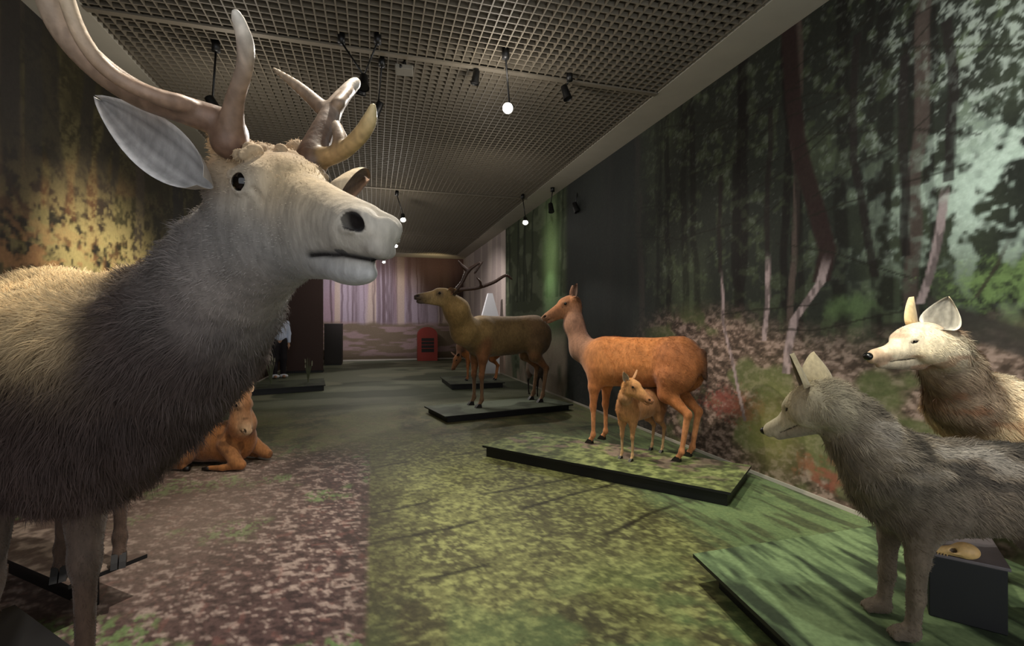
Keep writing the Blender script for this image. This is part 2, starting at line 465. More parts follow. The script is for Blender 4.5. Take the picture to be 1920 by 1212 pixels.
# ---- deer anatomy ----------------------------------------------------------
def deer_head(B, H, c):
    """c: dict face, top, muzzle, dark"""
    f, t, m, d = c['face'], c['top'], c['muzzle'], c['dark']
    B.ell((.05, 0, -.02), (.10, .078, .082), f, .04, H)
    B.ell((.10, 0, .034), (.09, .060, .040), t, .03, H)
    for s in (-1, 1):
        B.ell((.125, s * .058, .012), (.05, .026, .032), t, .02, H)
        B.ell((.07, s * .045, -.08), (.10, .033, .066), f, .04, H)
        B.cone((.095, s * .080, .014), (.150, s * .072, .020), .009, .009, c.get('brow', t), .012, H)
        B.ell((.02, s * .072, .01), (.035, .03, .035), f, .03, H)
        ring = [(.132 + .021 * math.cos(a), s * (.0805 - .004 * math.cos(a)), .001 + .0155 * math.sin(a)) for a in np.linspace(0, 2 * math.pi, 9)]
        for p, q in zip(ring[:-1], ring[1:]): B.cone(p, q, .0045, .0045, c.get('lid', m), .005, H)
    B.cone((.13, 0, -.002), (.37, 0, -.046), .060, .030, t, .03, H)
    B.cone((.13, 0, -.05), (.36, 0, -.066), .060, .033, f, .04, H)
    B.cone((.05, 0, -.10), (.29, 0, -.108), .060, .032, f, .04, H)
    B.cone((.24, 0, -.055), (.36, 0, -.060), .043, .036, m, .03, H)
    B.ell((.380, 0, -.064), (.055, .040, .038), m, .02, H)
    for s in (-1, 1): B.ell((.398, s * .024, -.048), (.034, .019, .024), m, .012, H)
    B.ell((.350, 0, -.118), (.062, .031, .024), c.get('chin', m), .012, H)
    B.ell((.430, 0, -.052), (.012, .022, .020), c.get('nosetop', m), .010, H)
    B.ell((.426, 0, -.082), (.013, .025, .014), c.get('nose', d), .010, H)
    for s in (-1, 1):
        B.ell((.402, s * .040, -.047), (.024, .021, .0135), (14, 10, 8), .004, H, sub=True, R=Matrix.Rotation(.3, 3, 'Y'))
        B.ell((.398, s * .0425, -.061), (.018, .004, .004), m, .006, H)
        lip = [(.295, .0415, -.103, .0035), (.325, .0400, -.098, .0045), (.355, .0385, -.095, .0055), (.385, .0375, -.095, .0065), (.410, .0330, -.096, .0070), (.428, .022, -.099, .0075), (.440, .004, -.102, .0075)]
        for p, q in zip(lip[:-1], lip[1:]):
            B.cone((p[0], s * p[1], p[2]), (q[0], s * q[1], q[2]), p[3], q[3], (12, 9, 7), .002, H, sub=True)
        B.cone((.162, s * .073, -.010), (.180, s * .067, -.028), .0045, .006, (70, 54, 42), .006, H, sub=True)
def deer_legs(B, M, c, w=.11, hooves=True, front=None, sx=1.0):
    leg, low = c['leg'], c['low']
    for s in (-1, 1):
        dx = 0 if front is None else front[0 if s < 0 else 1]
        B.ell((.30 * sx, s * .09, .78), (.13, .07, .22), c['side'], .06, M)
        B.cone((.31 * sx, s * .10, .74), (.33 * sx + dx * .3, s * w, .56), .085, .058, leg, .05, M)
        B.cone((.33 * sx + dx * .3, s * w, .56), (.34 * sx + dx * .6, s * w, .38), .055, .032, leg, .03, M)
        B.ell((.345 * sx + dx * .6, s * w, .36), (.034, .032, .045), leg, .02, M)
        B.cone((.34 * sx + dx * .6, s * w, .34), (.34 * sx + dx, s * w, .10), .025, .019, low, .02, M)
        B.ell((.342 * sx + dx, s * w, .09), (.027, .025, .03), low, .02, M)
        B.cone((.342 * sx + dx, s * w, .08), (.37 * sx + dx, s * w, .035), .02, .024, low, .015, M)
        B.ell((-.40 * sx, s * .085, .78), (.19, .085, .21), c['rump'], .07, M)
        B.cone((-.36 * sx, s * .10, .70), (-.34 * sx, s * (w + .01), .56), .12, .07, c['rump'], .05, M)
        B.cone((-.34 * sx, s * (w + .01), .58), (-.50 * sx, s * w, .42), .068, .034, leg, .035, M)
        B.ell((-.51 * sx, s * w, .41), (.035, .028, .04), leg, .02, M)
        B.cone((-.505 * sx, s * w, .40), (-.46 * sx, s * w, .10), .03, .02, low, .02, M)
        B.ell((-.458 * sx, s * w, .09), (.028, .025, .03), low, .02, M)
        B.cone((-.458 * sx, s * w, .08), (-.43 * sx, s * w, .035), .02, .024, low, .015, M)
def deer_trunk(B, M, c, sx=1.0):
    B.ell((.24 * sx, 0, .80), (.30, .165, .235), c['side'], .08, M)
    B.ell((-.05 * sx, 0, .82), (.40, .165, .20), c['side'], .08, M)
    B.ell((-.05 * sx, 0, .74), (.32, .13, .15), c['belly'], .08, M)
    B.ell((-.38 * sx, 0, .86), (.24, .155, .19), c['rump'], .08, M)
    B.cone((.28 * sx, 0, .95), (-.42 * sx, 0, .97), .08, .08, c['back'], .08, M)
    B.cone((-.575 * sx, 0, .93), (-.60 * sx, 0, .72), .034, .018, c.get('tail', c['back']), .03, M)
def hooves(root, M, w=.11, front=None, sx=1.0):
    for s in (-1, 1):
        dx = 0 if front is None else front[0 if s < 0 else 1]
        for x0 in (.375 * sx + dx, -.425 * sx):
            v = []; f = []
            for t in (-1, 1):
                n0 = len(v); cy = s * w + t * .0125
                prof = [(-.03, 0), (.05, 0), (.035, .02), (.012, .045), (-.022, .04)]
                for yy in (-.0105, .0105):
                    for (a, b) in prof: v.append(M @ Vector((x0 + a, cy + yy, b)))
                f.append(tuple(n0 + i for i in range(4, -1, -1))); f.append(tuple(n0 + 5 + i for i in range(5)))
                f += [(n0 + i, n0 + (i + 1) % 5, n0 + 5 + (i + 1) % 5, n0 + 5 + i) for i in range(5)]
            adopt(mesh_obj('hoof', v, f, M_HOOF, smooth_sh=False), root)
def deer_eyes(root, H):
    sc = H.to_scale().x
    for s in (-1, 1):
        ball('eye', root, H @ Vector((.133, s * .0775, .001)), .018 * sc, M_EYE, 12)
def antler(root, chains, h, name='antler', base_col=(92, 70, 54), tip_col=(226, 214, 190)):
    B = Body()
    for pts, rs, c0, c1 in chains:
        n = len(pts) - 1
        # subdivide smoothly (Catmull-Rom)
        P = [Vector(p) for p in pts]; P = [P[0] * 2 - P[1]] + P + [P[-1] * 2 - P[-2]]
        seq = []; K = 5
        for i in range(n):
            for j in range(K + (i == n - 1)):
                t = j / K; a, b, c, d = P[i:i + 4]
                q = (b * 2 + (c - a) * t + (a * 2 - b * 5 + c * 4 - d) * t * t + (b * 3 - a - c * 3 + d) * t ** 3) * .5
                seq.append((q, rs[i] + (rs[i + 1] - rs[i]) * t, (i + t) / n))
        for a, b in zip(seq[:-1], seq[1:]):
            cc = tuple(c0[k] * (1 - a[2] ** 1.6) + c1[k] * a[2] ** 1.6 for k in range(3))
            B.cone(a[0], b[0], a[1], b[1], cc, min(.012, a[1]))
    V, Q = B.mesh(h); c = B.colors(V, 200)
    c = c * (1 + .5 * (noise(V[:, 0] * 120, V[:, 1] * 120, V[:, 2] * 40, 2) - .5)[:, None])
    o = mesh_obj(name, V, Q, M_ANTLER, None, np.clip(c, 0, 1)); adopt(o, root); return o

def heading(base, hd, s, z0, pitch=0):
    return Matrix.Translation((base[0], base[1], z0)) @ Matrix.Rotation(math.atan2(hd[1], hd[0]), 4, 'Z') @ Matrix.Rotation(-pitch, 4, 'Y') @ Matrix.Scale(s, 4)

def deer(name, label, cat, base, hd, s, z0, pal, head_p, head_dir, neck, h, group=None, sx=1.0, front=None,
         hs=None, ears=None, w=.11, antlers=None, up=(0, 0, 1), ear_len=.2, spots=None, nhair=0):
    root = thing(name, (base[0], base[1], z0), label, cat, group)
    M = heading(base, hd, s, z0); H = frame(head_p, head_dir, up, hs or s)
    B = Body(); deer_trunk(B, M, pal, sx); deer_legs(B, M, pal, w, front=front, sx=sx)
    p0 = M @ Vector((.33 * sx, 0, .86)); p3 = H @ Vector((.03, 0, -.05))
    r0, r1, r2 = [x * s for x in neck[0]]
    mid = [Vector(m) for m in neck[1]] if neck[1] else [(p0 * .5 + p3 * .5) + Vector((hd[0], hd[1], 0)) * .06 * s]
    pts = [p0] + mid + [p3]; rs = list(np.linspace(r0, r1, len(pts) - 1)) + [r2]
    B.chain(pts, rs, pal['neck'], .08 * s)
    deer_head(B, H, pal)
    def fn(V, c):
        n = fbm(V[:, 0] * 5 + V[:, 1] * 3, V[:, 2] * 6, 5, 3)
        return c * (.72 + .56 * n[:, None])
    if spots:
        def fn(V, c):
            n = noise(V[:, 0] * spots, V[:, 1] * spots, V[:, 2] * spots, 8); return mixc(c, lin((225, 190, 130)), smooth(.78, .86, n) * .7)
    o, V, Q, c = finish_body(B, root, h, fn)
    hooves(root, M, w, front, sx); deer_eyes(root, H)
    if nhair:
        Hi = np.array(H.inverted()); Mi = np.array(M.inverted())
        def ln(p):
            q = p @ Hi[:3, :3].T + Hi[:3, 3]; m = p @ Mi[:3, :3].T + Mi[:3, 3]
            return np.where(q[:, 0] > .04, .0, np.where(m[:, 2] < .5, .006, .018))
        fur(root, V, Q, c, nhair, ln, lambda p: np.tile(np.array((-hd[0], -hd[1], -.5)), (len(p), 1)), .0010, lift=.2)
    sc = hs or s
    for k, sd in enumerate((-1, 1)):
        b = H @ Vector((.0, sd * .075, .03)); t = H @ Vector((-.05 if not ears else ears[0], sd * (.075 + (ear_len if not ears else ears[1])), .03 + (.10 if not ears else ears[2])))
        ear('ear', root, b, t, H.to_3x3() @ Vector((.6, sd * .2, -.15)), .085 * sc, pal.get('earin', (190, 170, 150)), pal['neck'])
    if antlers: antlers(root, H)
    return root

# ---------------------------------------------------------------- the room
L_U0, L_U1 = -2.5, 18.6
V_R, V_L, CEIL = 3.39, -2.62, 3.9
def px_of(u, v, z):
    x = -u * ST + v * CT; y = u * CT + v * ST
    return CX + F_PX * x / y, CY - F_PX * (z - CAM_H) / y
def wall_u(px, v):
    a = math.atan((px - CX) / F_PX) + THETA; return v / math.tan(a)
def wall_pt(px, py, v):
    u = wall_u(px, v); y = u * CT + v * ST; return u, CAM_H + (CY - py) / F_PX * y

def grid_surface(name, A, Bc, fn_pos, cols, mt, flip=False):
    n, m = A.shape; P = fn_pos(A, Bc).reshape(-1, 3)
    i = np.arange(n * m).reshape(n, m); q = np.stack([i[:-1, :-1], i[1:, :-1], i[1:, 1:], i[:-1, 1:]], -1).reshape(-1, 4)
    if flip: q = q[:, ::-1]
    return mesh_obj(name, P, q, mt, None, np.clip(cols.reshape(-1, 3), 0, 1), smooth_sh=False)
def wpos(v):
    return lambda U, Z: np.stack([-U * ST + v * CT, U * CT + v * ST, Z], -1)

def band(U, Z, pts, wid, wob=.02, seed=0):
    """distance mask of a wavy trunk through (u,z) points: returns 0..1, and side coordinate"""
    zs = np.array([p[1] for p in pts]); us = np.array([p[0] for p in pts]); o = np.argsort(zs)
    uc = np.interp(Z, zs[o], us[o]) + wob * (noise(Z * 3, Z * 0, seed=seed) - .5) * 2
    inz = (Z >= zs.min()) & (Z <= zs.max())
    d = (U - uc) / wid
    return np.where(inz, 1 - smooth(.7, 1.15, np.abs(d)), 0), d

def forest_right(U, Z):
    n1 = fbm(U * 1.3, Z * 1.1, 1, 5); leaf = fbm(U * 9, Z * 9, 11, 3, .65); leaf2 = fbm(U * 26, Z * 26, 15, 3, .8)
    c = np.zeros(U.shape + (3,)) + lin((44, 46, 40))
    c = mixc(c, lin((66, 72, 56)), smooth(.42, .7, n1) * .7)
    # foliage gets lighter towards the near end, sky gaps between leaves
    near = 1 - smooth(1.7, 3.1, U)
    c = mixc(c, lin((84, 94, 66)), smooth(.5, .66, leaf) * (.3 + .4 * near))
    sky = smooth(.57, .70, leaf2 * .62 + leaf * .38 + near * .09 * smooth(1.6, 2.6, Z) - .02 + .05 * smooth(2.2, 3.6, Z) * (1 - smooth(4, 7, U)))
    c = mixc(c, lin((172, 180, 168)), sky * (.10 + .62 * near) * smooth(1.4, 2.0, Z))
    bright = np.exp(-((U - 1.8) / .6) ** 2 - ((Z - 2.15) / .42) ** 2)
    c = mixc(c, lin((205, 222, 205)), bright * smooth(.42, .6, leaf) * .85)
    # tall background trunks
    rng = np.random.default_rng(4)
    for k in range(46):
        u0 = rng.uniform(1.5, 11); w = rng.uniform(.02, .07) * (.7 + u0 * .1); tilt = rng.uniform(-.12, .12)
        m, d = band(U, Z, [(u0, rng.uniform(1.0, 1.35)), (u0 + tilt, 3.9)], w, .04, k)
        cc = lin((30, 27, 25)) if rng.random() < .8 else lin((84, 72, 66))
        c = mixc(c, cc, m * rng.uniform(.5, .9) * (1 - .35 * smooth(.5, .62, leaf)))
    # the big dark tree that leans
    m, d = band(U, Z, [(wall_pt(1478, 100, V_R)[0], 3.9), wall_pt(1478, 100, V_R), wall_pt(1492, 260, V_R), wall_pt(1530, 400, V_R), wall_pt(1552, 470, V_R), wall_pt(1540, 530, V_R)], .085, .02, 3)
    c = mixc(c, lin((48, 36, 34)), m * .95)
    # ground: brown litter, rising towards the right
    gl = 1.47 + .12 * np.sin(U * 1.7) + .12 * (noise(U * 2, U * 0, seed=5) - .5)
    g = 1 - smooth(gl - .25, gl + .12, Z)
    lit = fbm(U * 16, Z * 26, 31, 3, .7)
    gc = np.zeros(c.shape) + lin((98, 82, 72))
    gc = mixc(gc, lin((158, 136, 124)), smooth(.5, .68, lit) * .8)
    gc = mixc(gc, lin((48, 40, 34)), smooth(.55, .3, lit) * .0 + smooth(.46, .36, lit) * .7)
    gc = mixc(gc, lin((96, 104, 66)), smooth(.5, .66, fbm(U * 2.4, Z * 3.4, 41, 3)) * .7)
    c = mixc(c, gc, g * (1 - .35 * smooth(4.6, 6.4, U)))
    # green meadow patch, far right, and a dark bank
    mp = np.exp(-((U - 1.75) / .55) ** 2 - ((Z - 1.63) / .2) ** 2)
    c = mixc(c, lin((126, 150, 92)), smooth(.55, .95, mp * .55 + leaf2 * .62) * .8)
    mp = np.exp(-((U - 2.75) / .28) ** 2 - ((Z - 1.52) / .13) ** 2)
    c = mixc(c, lin((88, 108, 70)), smooth(.5, .95, mp * .6 + leaf * .55) * .6)
    m, d = band(Z, U, [(1.50, 2.2), (1.28, 1.7), (1.12, 1.2)], .09, .02, 9)
    c = mixc(c, lin((58, 54, 50)), m * .9)
    # red autumn shrub and yellow-green grass by the wall foot
    ru, rz = wall_pt(1370, 760, V_R); mp = np.exp(-((U - ru) / .6) ** 2 - ((Z - rz) / .22) ** 2)
    c = mixc(c, lin((128, 70, 62)), smooth(.58, .80, mp * .5 + fbm(U * 16, Z * 22, 77, 4, .85) * .65) * .8)
    ru, rz = wall_pt(1560, 910, V_R); mp = np.exp(-((U - ru) / .6) ** 2 - ((Z - .22) / .2) ** 2)
    c = mixc(c, lin((136, 80, 66)), smooth(.62, .82, mp * .5 + fbm(U * 14, Z * 18, 78, 3, .7) * .6) * .8)
    ru, rz = wall_pt(1450, 800, V_R); mp = np.exp(-((U - ru) / .3) ** 2 - ((Z - .45) / .35) ** 2)
    c = mixc(c, lin((128, 126, 72)), np.clip(mp * 1.2, 0, 1) * .75)
    for q in ([(1768, 40), (1790, 180), (1775, 340)], [(1352, 330), (1350, 420), (1352, 510)], [(1445, 200), (1440, 360), (1440, 480)], [(1610, 60), (1600, 300), (1640, 520)], [(1700, 100), (1690, 300), (1700, 480)]):
        m, d = band(U, Z, [wall_pt(a, b, V_R) for a, b in q], .032, .02, q[0][0]); c = mixc(c, lin((40, 35, 33)), m * .85)
    # birches with pale bark
    for pts, w in (([(1552, 470), (1540, 530), (1515, 565), (1490, 600), (1478, 660), (1474, 700)], .045),
                   ([(1775, 330), (1765, 400), (1755, 460), (1740, 520), (1722, 570)], .028),
                   ([(1352, 500), (1356, 600), (1375, 690), (1398, 790)], .022),
                   ([(1440, 470), (1440, 560), (1432, 640)], .03),
                   ([(1905, 420), (1870, 500), (1830, 560)], .012)):
        pp = [wall_pt(a, b, V_R) for a, b in pts]
        m, d = band(U, Z, pp, w, .012, len(pts)); bark = lin((158, 140, 138)) if w != .012 else lin((60, 54, 46))
        zt = max(p[1] for p in pp); m = m * (1 - smooth(zt - .22, zt, Z)); tone = mixc(np.zeros(c.shape) + bark, lin((78, 68, 66)), smooth(.45, .62, fbm(U * 30, Z * 12, 55, 2)) * .7)
        c = mixc(c, tone[...], m * (.95 if w > .02 else .8))
    # branches arching through
    for k in range(26):
        u0 = rng.uniform(1.4, 5); z0 = rng.uniform(1.4, 3.6); a = rng.uniform(-.8, .8)
        m, d = band(Z, U, [(z0, u0), (z0 + a * .4, u0 + .5), (z0 + a * .7, u0 + 1.1)], .008, .03, 100 + k)
        c = mixc(c, lin((38, 36, 30)), m * .7)
    # dark slate stretch, green panel and pale birch-wood panel further along
    uA, uB = wall_u(1196, V_R), wall_u(1062, V_R)
    slate = smooth(uA - .9, uA + .3, U)
    c = mixc(c, lin((52, 55, 54)) * (1 + .25 * (n1[..., None] - .5)), slate * .93)
    gp = smooth(uB - .12, uB + .12, U)
    gcol = np.zeros(c.shape) + lin((70, 78, 60)); gcol = mixc(gcol, lin((96, 104, 84)), smooth(.45, .65, fbm(U * 2.2, Z * 4.5, 61, 4)))
    for k in range(12):
        u0 = rng.uniform(uB, 12.3); m, d = band(U, Z, [(u0, 1.9), (u0 + rng.uniform(-.2, .2), 3.9)], rng.uniform(.03, .09), .05, 200 + k)
        gcol = mixc(gcol, lin((44, 50, 40)), m * .7)
    gu, gz = wall_pt(1032, 480, V_R); mp = np.exp(-((U - gu) / .38) ** 2 - ((Z - gz) / .8) ** 2)
    gcol = mixc(gcol, lin((168, 206, 140)), np.clip(mp * 1.1, 0, 1) * .85)
    gcol = mixc(gcol, lin((150, 138, 124)), (1 - smooth(.9, 1.4, Z)) * smooth(.4, .6, fbm(U * 2, Z * 1, 63, 3)) * .9)
    c = mixc(c, gcol, gp)
    uC = wall_u(948, V_R)
    st = smooth(.45, .6, noise(U * 3.0, Z * .2, seed=71))
    pc = mixc(np.zeros(c.shape) + lin((186, 174, 168)), lin((146, 134, 134)), st * .6)
    pc = mixc(pc, lin((150, 128, 108)), (1 - smooth(.4, 1.3, Z)) * .7)
    c = mixc(c, pc, smooth(uC - .05, uC + .05, U))
    return c

def forest_left(U, Z):
    leaf = fbm(U * 10, Z * 11, 111, 4, .75); n1 = fbm(U * 1.1, Z * 1.4, 112, 4)
    c = np.zeros(U.shape + (3,)) + lin((46, 42, 28))
    c = mixc(c, lin((80, 74, 50)), smooth(.42, .65, n1) * .8 * smooth(.38, .6, leaf))
    c = mixc(c, lin((96, 66, 48)), smooth(.5, .68, fbm(U * 1.6, Z * 2, 118, 3)) * .6 * (1 - smooth(2.4, 3.2, Z)))
    rng = np.random.default_rng(14)
    for k in range(24):
        u0 = rng.uniform(3.6, 14); m, d = band(U, Z, [(u0, 1.5), (u0 + rng.uniform(-.3, .3), 3.9)], rng.uniform(.05, .14), .05, 300 + k)
        c = mixc(c, lin((40, 37, 33)) if k % 3 else lin((66, 58, 50)), m * .8)
    for px in (20, 60, 330):
        u0 = abs(wall_u(px, V_L)); m, d = band(U, Z, [(u0, 1.2), (u0, 3.9)], .12, .03, px); c = mixc(c, lin((42, 40, 38)), m * .85)
    # pale dry bush with the lamp glow painted into it, and the grass slope below
    bu = wall_u(205, V_L)
    r = np.exp(-((U - bu) / 1.2) ** 2 - ((Z - 2.0) / .5) ** 2)
    c = mixc(c, lin((160, 146, 100)), np.clip(r * 1.25, 0, 1) * smooth(.36, .58, fbm(U * 9, Z * 10, 121, 3, .7)))
    r = np.exp(-((U - bu + 1.0) / 1.6) ** 2 - ((Z - 1.85) / .35) ** 2)
    c = mixc(c, lin((150, 112, 78)), np.clip(r, 0, 1) * smooth(.45, .62, fbm(U * 6, Z * 10, 131, 3, .7)) * .8)
    g = 1 - smooth(1.2, 1.6, Z + .2 * (noise(U * 2, U * 0, seed=6) - .5))
    gc = mixc(np.zeros(c.shape) + lin((98, 78, 54)), lin((150, 132, 96)), smooth(.45, .65, fbm(U * 14, Z * 20, 141, 3, .7)))
    c = mixc(c, gc, g * .9)
    return mixc(c, lin((44, 32, 26)), smooth(10.5, 12, U) * .85)

def forest_far(Vv, Z):
    c = np.zeros(Vv.shape + (3,)) + lin((164, 150, 158))
    c = mixc(c, lin((152, 130, 136)), smooth(.4, .7, noise(Vv * 2.2, Z * .2, seed=81)))
    c = mixc(c, lin((190, 172, 150)), smooth(.62, .75, noise(Vv * 4, Z * .1, seed=83)) * .7)
    rng = np.random.default_rng(24)
    for k in range(34):
        u0 = rng.uniform(-2.6, 3.4); m, d = band(Vv, Z, [(u0, 1.3), (u0 + rng.uniform(-.1, .1), 3.9)], rng.uniform(.02, .075), .02, 400 + k)
        c = mixc(c, lin((96, 78, 80)), m * rng.uniform(.25, .75))
    c = mixc(c, lin((60, 42, 38)), smooth(1.1, 2.2, Vv + .35 * (Z - 2.6)) * smooth(2.0, 2.5, Z) * .95)
    c = mixc(c, lin((92, 70, 66)), (smooth(2.9, 3.6, Z)) * .55)
    g = 1 - smooth(1.30, 1.5, Z + .1 * (noise(Vv * 3, Vv * 0, seed=8) - .5))
    gc = mixc(np.zeros(c.shape) + lin((118, 104, 86)), lin((150, 128, 124)), smooth(.45, .62, fbm(Vv * 1.5, Z * 9, 91, 3)))
    gc = mixc(gc, lin((74, 64, 48)), (1 - smooth(.05, .45, Z)) * .7)
    return mixc(c, gc, g)

def floor_paint(U, Vv):
    c = np.zeros(U.shape + (3,))
    # right-hand print: moss and grass
    n = fbm(U * 2.0, Vv * 2.4, 201, 4); fine = fbm(U * 26, Vv * 26, 203, 3, .8); streak = fbm(U * 3, Vv * 16, 205, 3, .6); sh = fbm(U * 40 + Vv * 12, Vv * 18 - U * 6, 206, 2, .7)
    gr = np.zeros(c.shape) + lin((112, 112, 70))
    gr = mixc(gr, lin((78, 74, 50)), smooth(.40, .60, n) * .7)
    gr = mixc(gr, lin((160, 162, 102)), smooth(.48, .68, fine * .6 + sh * .4) * .75)
    gr = mixc(gr, lin((56, 52, 38)), (1 - smooth(.34, .48, fine)) * .6)
    near = 1 - smooth(1.6, 2.8, U)
    gr = mixc(gr, lin((112, 138, 84)), near * smooth(.4, .6, fbm(U * 5, Vv * 5, 207, 3)) * .55)
    # right strip: planks of striped grass
    rs = smooth(1.9, 2.3, Vv)
    pr = mixc(np.zeros(c.shape) + lin((104, 124, 84)), lin((56, 58, 48)), smooth(.42, .60, streak) * .75)
    gr = mixc(gr, pr, rs * .85)
    for k, (u0, a) in enumerate(((2.62, .20), (3.25, .25), (3.75, .12), (4.9, .3), (6.2, -.2))):
        uc = u0 + a * (Vv - .3) + .1 * (noise(Vv * 2 + k * 5, Vv * 0, seed=9) - .5) + .12 * np.clip(Vv - 1, 0, 3) ** 1.5
        m = 1 - smooth(.008, .030, np.abs(U - uc)); gr = mixc(gr, lin((30, 26, 20)), m * .85 * smooth(.15, .4, noise(Vv * 4, U * 0 + k, seed=5)))
    # left print: leaf litter
    lf = fbm(U * 30 + Vv * 8, Vv * 17, 211, 3, .8); lf2 = noise(U * 24, Vv * 30, seed=213)
    br = np.zeros(c.shape) + lin((92, 70, 66))
    br = mixc(br, lin((186, 164, 150)), smooth(.54, .70, lf) * .85)
    br = mixc(br, lin((46, 34, 34)), (1 - smooth(.36, .47, lf)) * .75)
    br = mixc(br, lin((142, 96, 86)), smooth(.76, .9, lf2) * .45)
    br = mixc(br, lin((118, 150, 88)), smooth(.55, .66, fbm(U * 1.9, Vv * 2.4, 217, 3)) * smooth(.46, .60, fbm(U * 22, Vv * 30, 219, 3, .8)) * .8)
    pale = np.exp(-((Vv + 1.3) / .7) ** 2 - ((U - 4.1) / 1.3) ** 2)
    br = mixc(br, lin((170, 150, 132)), np.clip(pale, 0, 1) * .55)
    seam = -.03 + 0 * U
    lf_mask = 1 - smooth(seam - .02, seam + .02, Vv)
    lf_mask = lf_mask * (1 - smooth(5.2, 6.6, U + .8 * (noise(U * 2, Vv * 2, seed=33) - .5)))
    c = mixc(gr, br, lf_mask)
    # darker seam strip
    c = mixc(c, lin((58, 50, 40)), np.exp(-((Vv - .05) / .2) ** 2) * .55 * (1 - smooth(5, 6, U)))
    # mid-distance
    md = smooth(4.6, 6.5, U)
    mc = mixc(np.zeros(c.shape) + lin((104, 104, 70)), lin((70, 70, 52)), smooth(.4, .6, fbm(U * 1.2, Vv * 2, 221, 4)))
    mc = mixc(mc, lin((112, 100, 76)), smooth(.56, .66, fbm(U * 7, Vv * 8, 223, 3)) * .6)
    c = mixc(c, mc, md * .85)
    fd = smooth(7, 9.5, U)
    fc = mixc(np.zeros(c.shape) + lin((122, 126, 106)), lin((88, 94, 76)), smooth(.4, .6, fbm(U * 1.3, Vv * .8, 225, 3)))
    fc = mixc(fc, lin((146, 146, 122)), smooth(.6, .7, fbm(U * .9, Vv * .9, 227, 3)) * .7)
    return mixc(c, fc, fd)

def nonuni(u0, u1, n, p=1.7):
    """denser near the viewer end"""
    t = np.linspace(0, 1, n); return u0 + (u1 - u0) * t ** p

us = np.concatenate([np.linspace(L_U0, 1.2, 12)[:-1], nonuni(1.2, L_U1, 760, 1.6)]); zs = np.linspace(0, CEIL, 330)
U, Z = np.meshgrid(us, zs, indexing='ij')
o = grid_surface('wall_right', U, Z, wpos(V_R), forest_right(U, Z), M_MURAL, True); tag(o, 'long wall covered with a printed photograph of a dark forest', kind='structure')
us = np.concatenate([np.linspace(L_U0, 3.0, 12)[:-1], nonuni(3.0, L_U1, 420, 1.6)]); zs = np.linspace(0, CEIL, 260)
U, Z = np.meshgrid(us, zs, indexing='ij')
o = grid_surface('wall_left', U, Z, wpos(V_L), forest_left(U, Z), M_MURAL); tag(o, kind='structure')
vs = np.linspace(V_L, V_R, 340); zs = np.linspace(0, CEIL, 200)
Vv, Z = np.meshgrid(vs, zs, indexing='ij')
o = grid_surface('wall_back', Vv, Z, lambda A, B: np.stack([-L_U1 * ST + A * CT, L_U1 * CT + A * ST, B], -1), forest_far(Vv, Z), M_MURAL); tag(o, kind='structure')
us = np.concatenate([np.linspace(L_U0, .8, 8)[:-1], nonuni(.8, L_U1, 620, 1.7)]); vs = np.linspace(V_L, V_R, 460)
U, Vv = np.meshgrid(us, vs, indexing='ij')
o = grid_surface('floor', U, Vv, lambda A, B: np.stack([-A * ST + B * CT, A * CT + B * ST, 0 * A], -1), floor_paint(U, Vv), M_FLOOR, True); tag(o, kind='structure')

RZ = THETA + math.pi / 2      # box x axis along the corridor
def rbox(m, u0, u1, v0, v1, z0, z1):
    c = room((u0 + u1) / 2, (v0 + v1) / 2, (z0 + z1) / 2); m.box(c, (u1 - u0, v1 - v0, z1 - z0), RZ)
GV0, GV1 = V_L + .42, V_R - .42
m = MB()
rbox(m, L_U0, L_U1, V_L - .02, V_R + .02, 4.35, 4.4)
m.build('ceiling', M_PLENUM); tag(bpy.data.objects['ceiling'], kind='structure')
m = MB(); rbox(m, L_U0, L_U1, GV1, V_R + .02, CEIL, CEIL + .06); rbox(m, L_U0, L_U1, V_L - .02, GV0, CEIL, CEIL + .06)
rbox(m, 17.6, L_U1, GV0, GV1, CEIL, CEIL + .06)
o = m.build('trim_1', M_BAND); tag(o, kind='structure')
m = MB(); rbox(m, L_U0, 17.6, GV1, GV1 + .03, CEIL + .06, 4.36); rbox(m, L_U0, 17.6, GV0 - .03, GV0, CEIL + .06, 4.36); rbox(m, 17.6, 17.63, GV0, GV1, CEIL + .06, 4.36)
o = m.build('trim_2', M_PLENUM); tag(o, kind='structure')
# open-cell ceiling grid
m = MB(); cell = .085; bt = .011
for v in np.arange(GV0 + cell / 2, GV1, cell): rbox(m, L_U0, 17.6, v - bt / 2, v + bt / 2, CEIL + .005, CEIL + .045)
for u in np.arange(.2, 17.6, cell): rbox(m, u - bt / 2, u + bt / 2, GV0, GV1, CEIL + .006, CEIL + .044)
o = m.build('trim_3', M_GRID); tag(o, 'open-cell grid ceiling', kind='structure')
# wider carrier rails of the grid
m = MB()
for u in (4.6, 9.2, 13.8): rbox(m, u - .03, u + .03, GV0, GV1, CEIL - .012, CEIL + .004)
o = m.build('trim_4', M_GRID); tag(o, kind='structure')
# baseboards
for nm, v, sg in (('baseboard_right', V_R, -1), ('baseboard_left', V_L, 1)):
    m = MB(); rbox(m, L_U0, L_U1 - .015, min(v, v + sg * .014), max(v, v + sg * .014), .001, .03); o = m.build(nm, M_BAND); tag(o, kind='structure')
m = MB(); rbox(m, L_U1 - .014, L_U1, V_L, V_R, .001, .05); o = m.build('baseboard_back', M_BAND); tag(o, kind='structure')

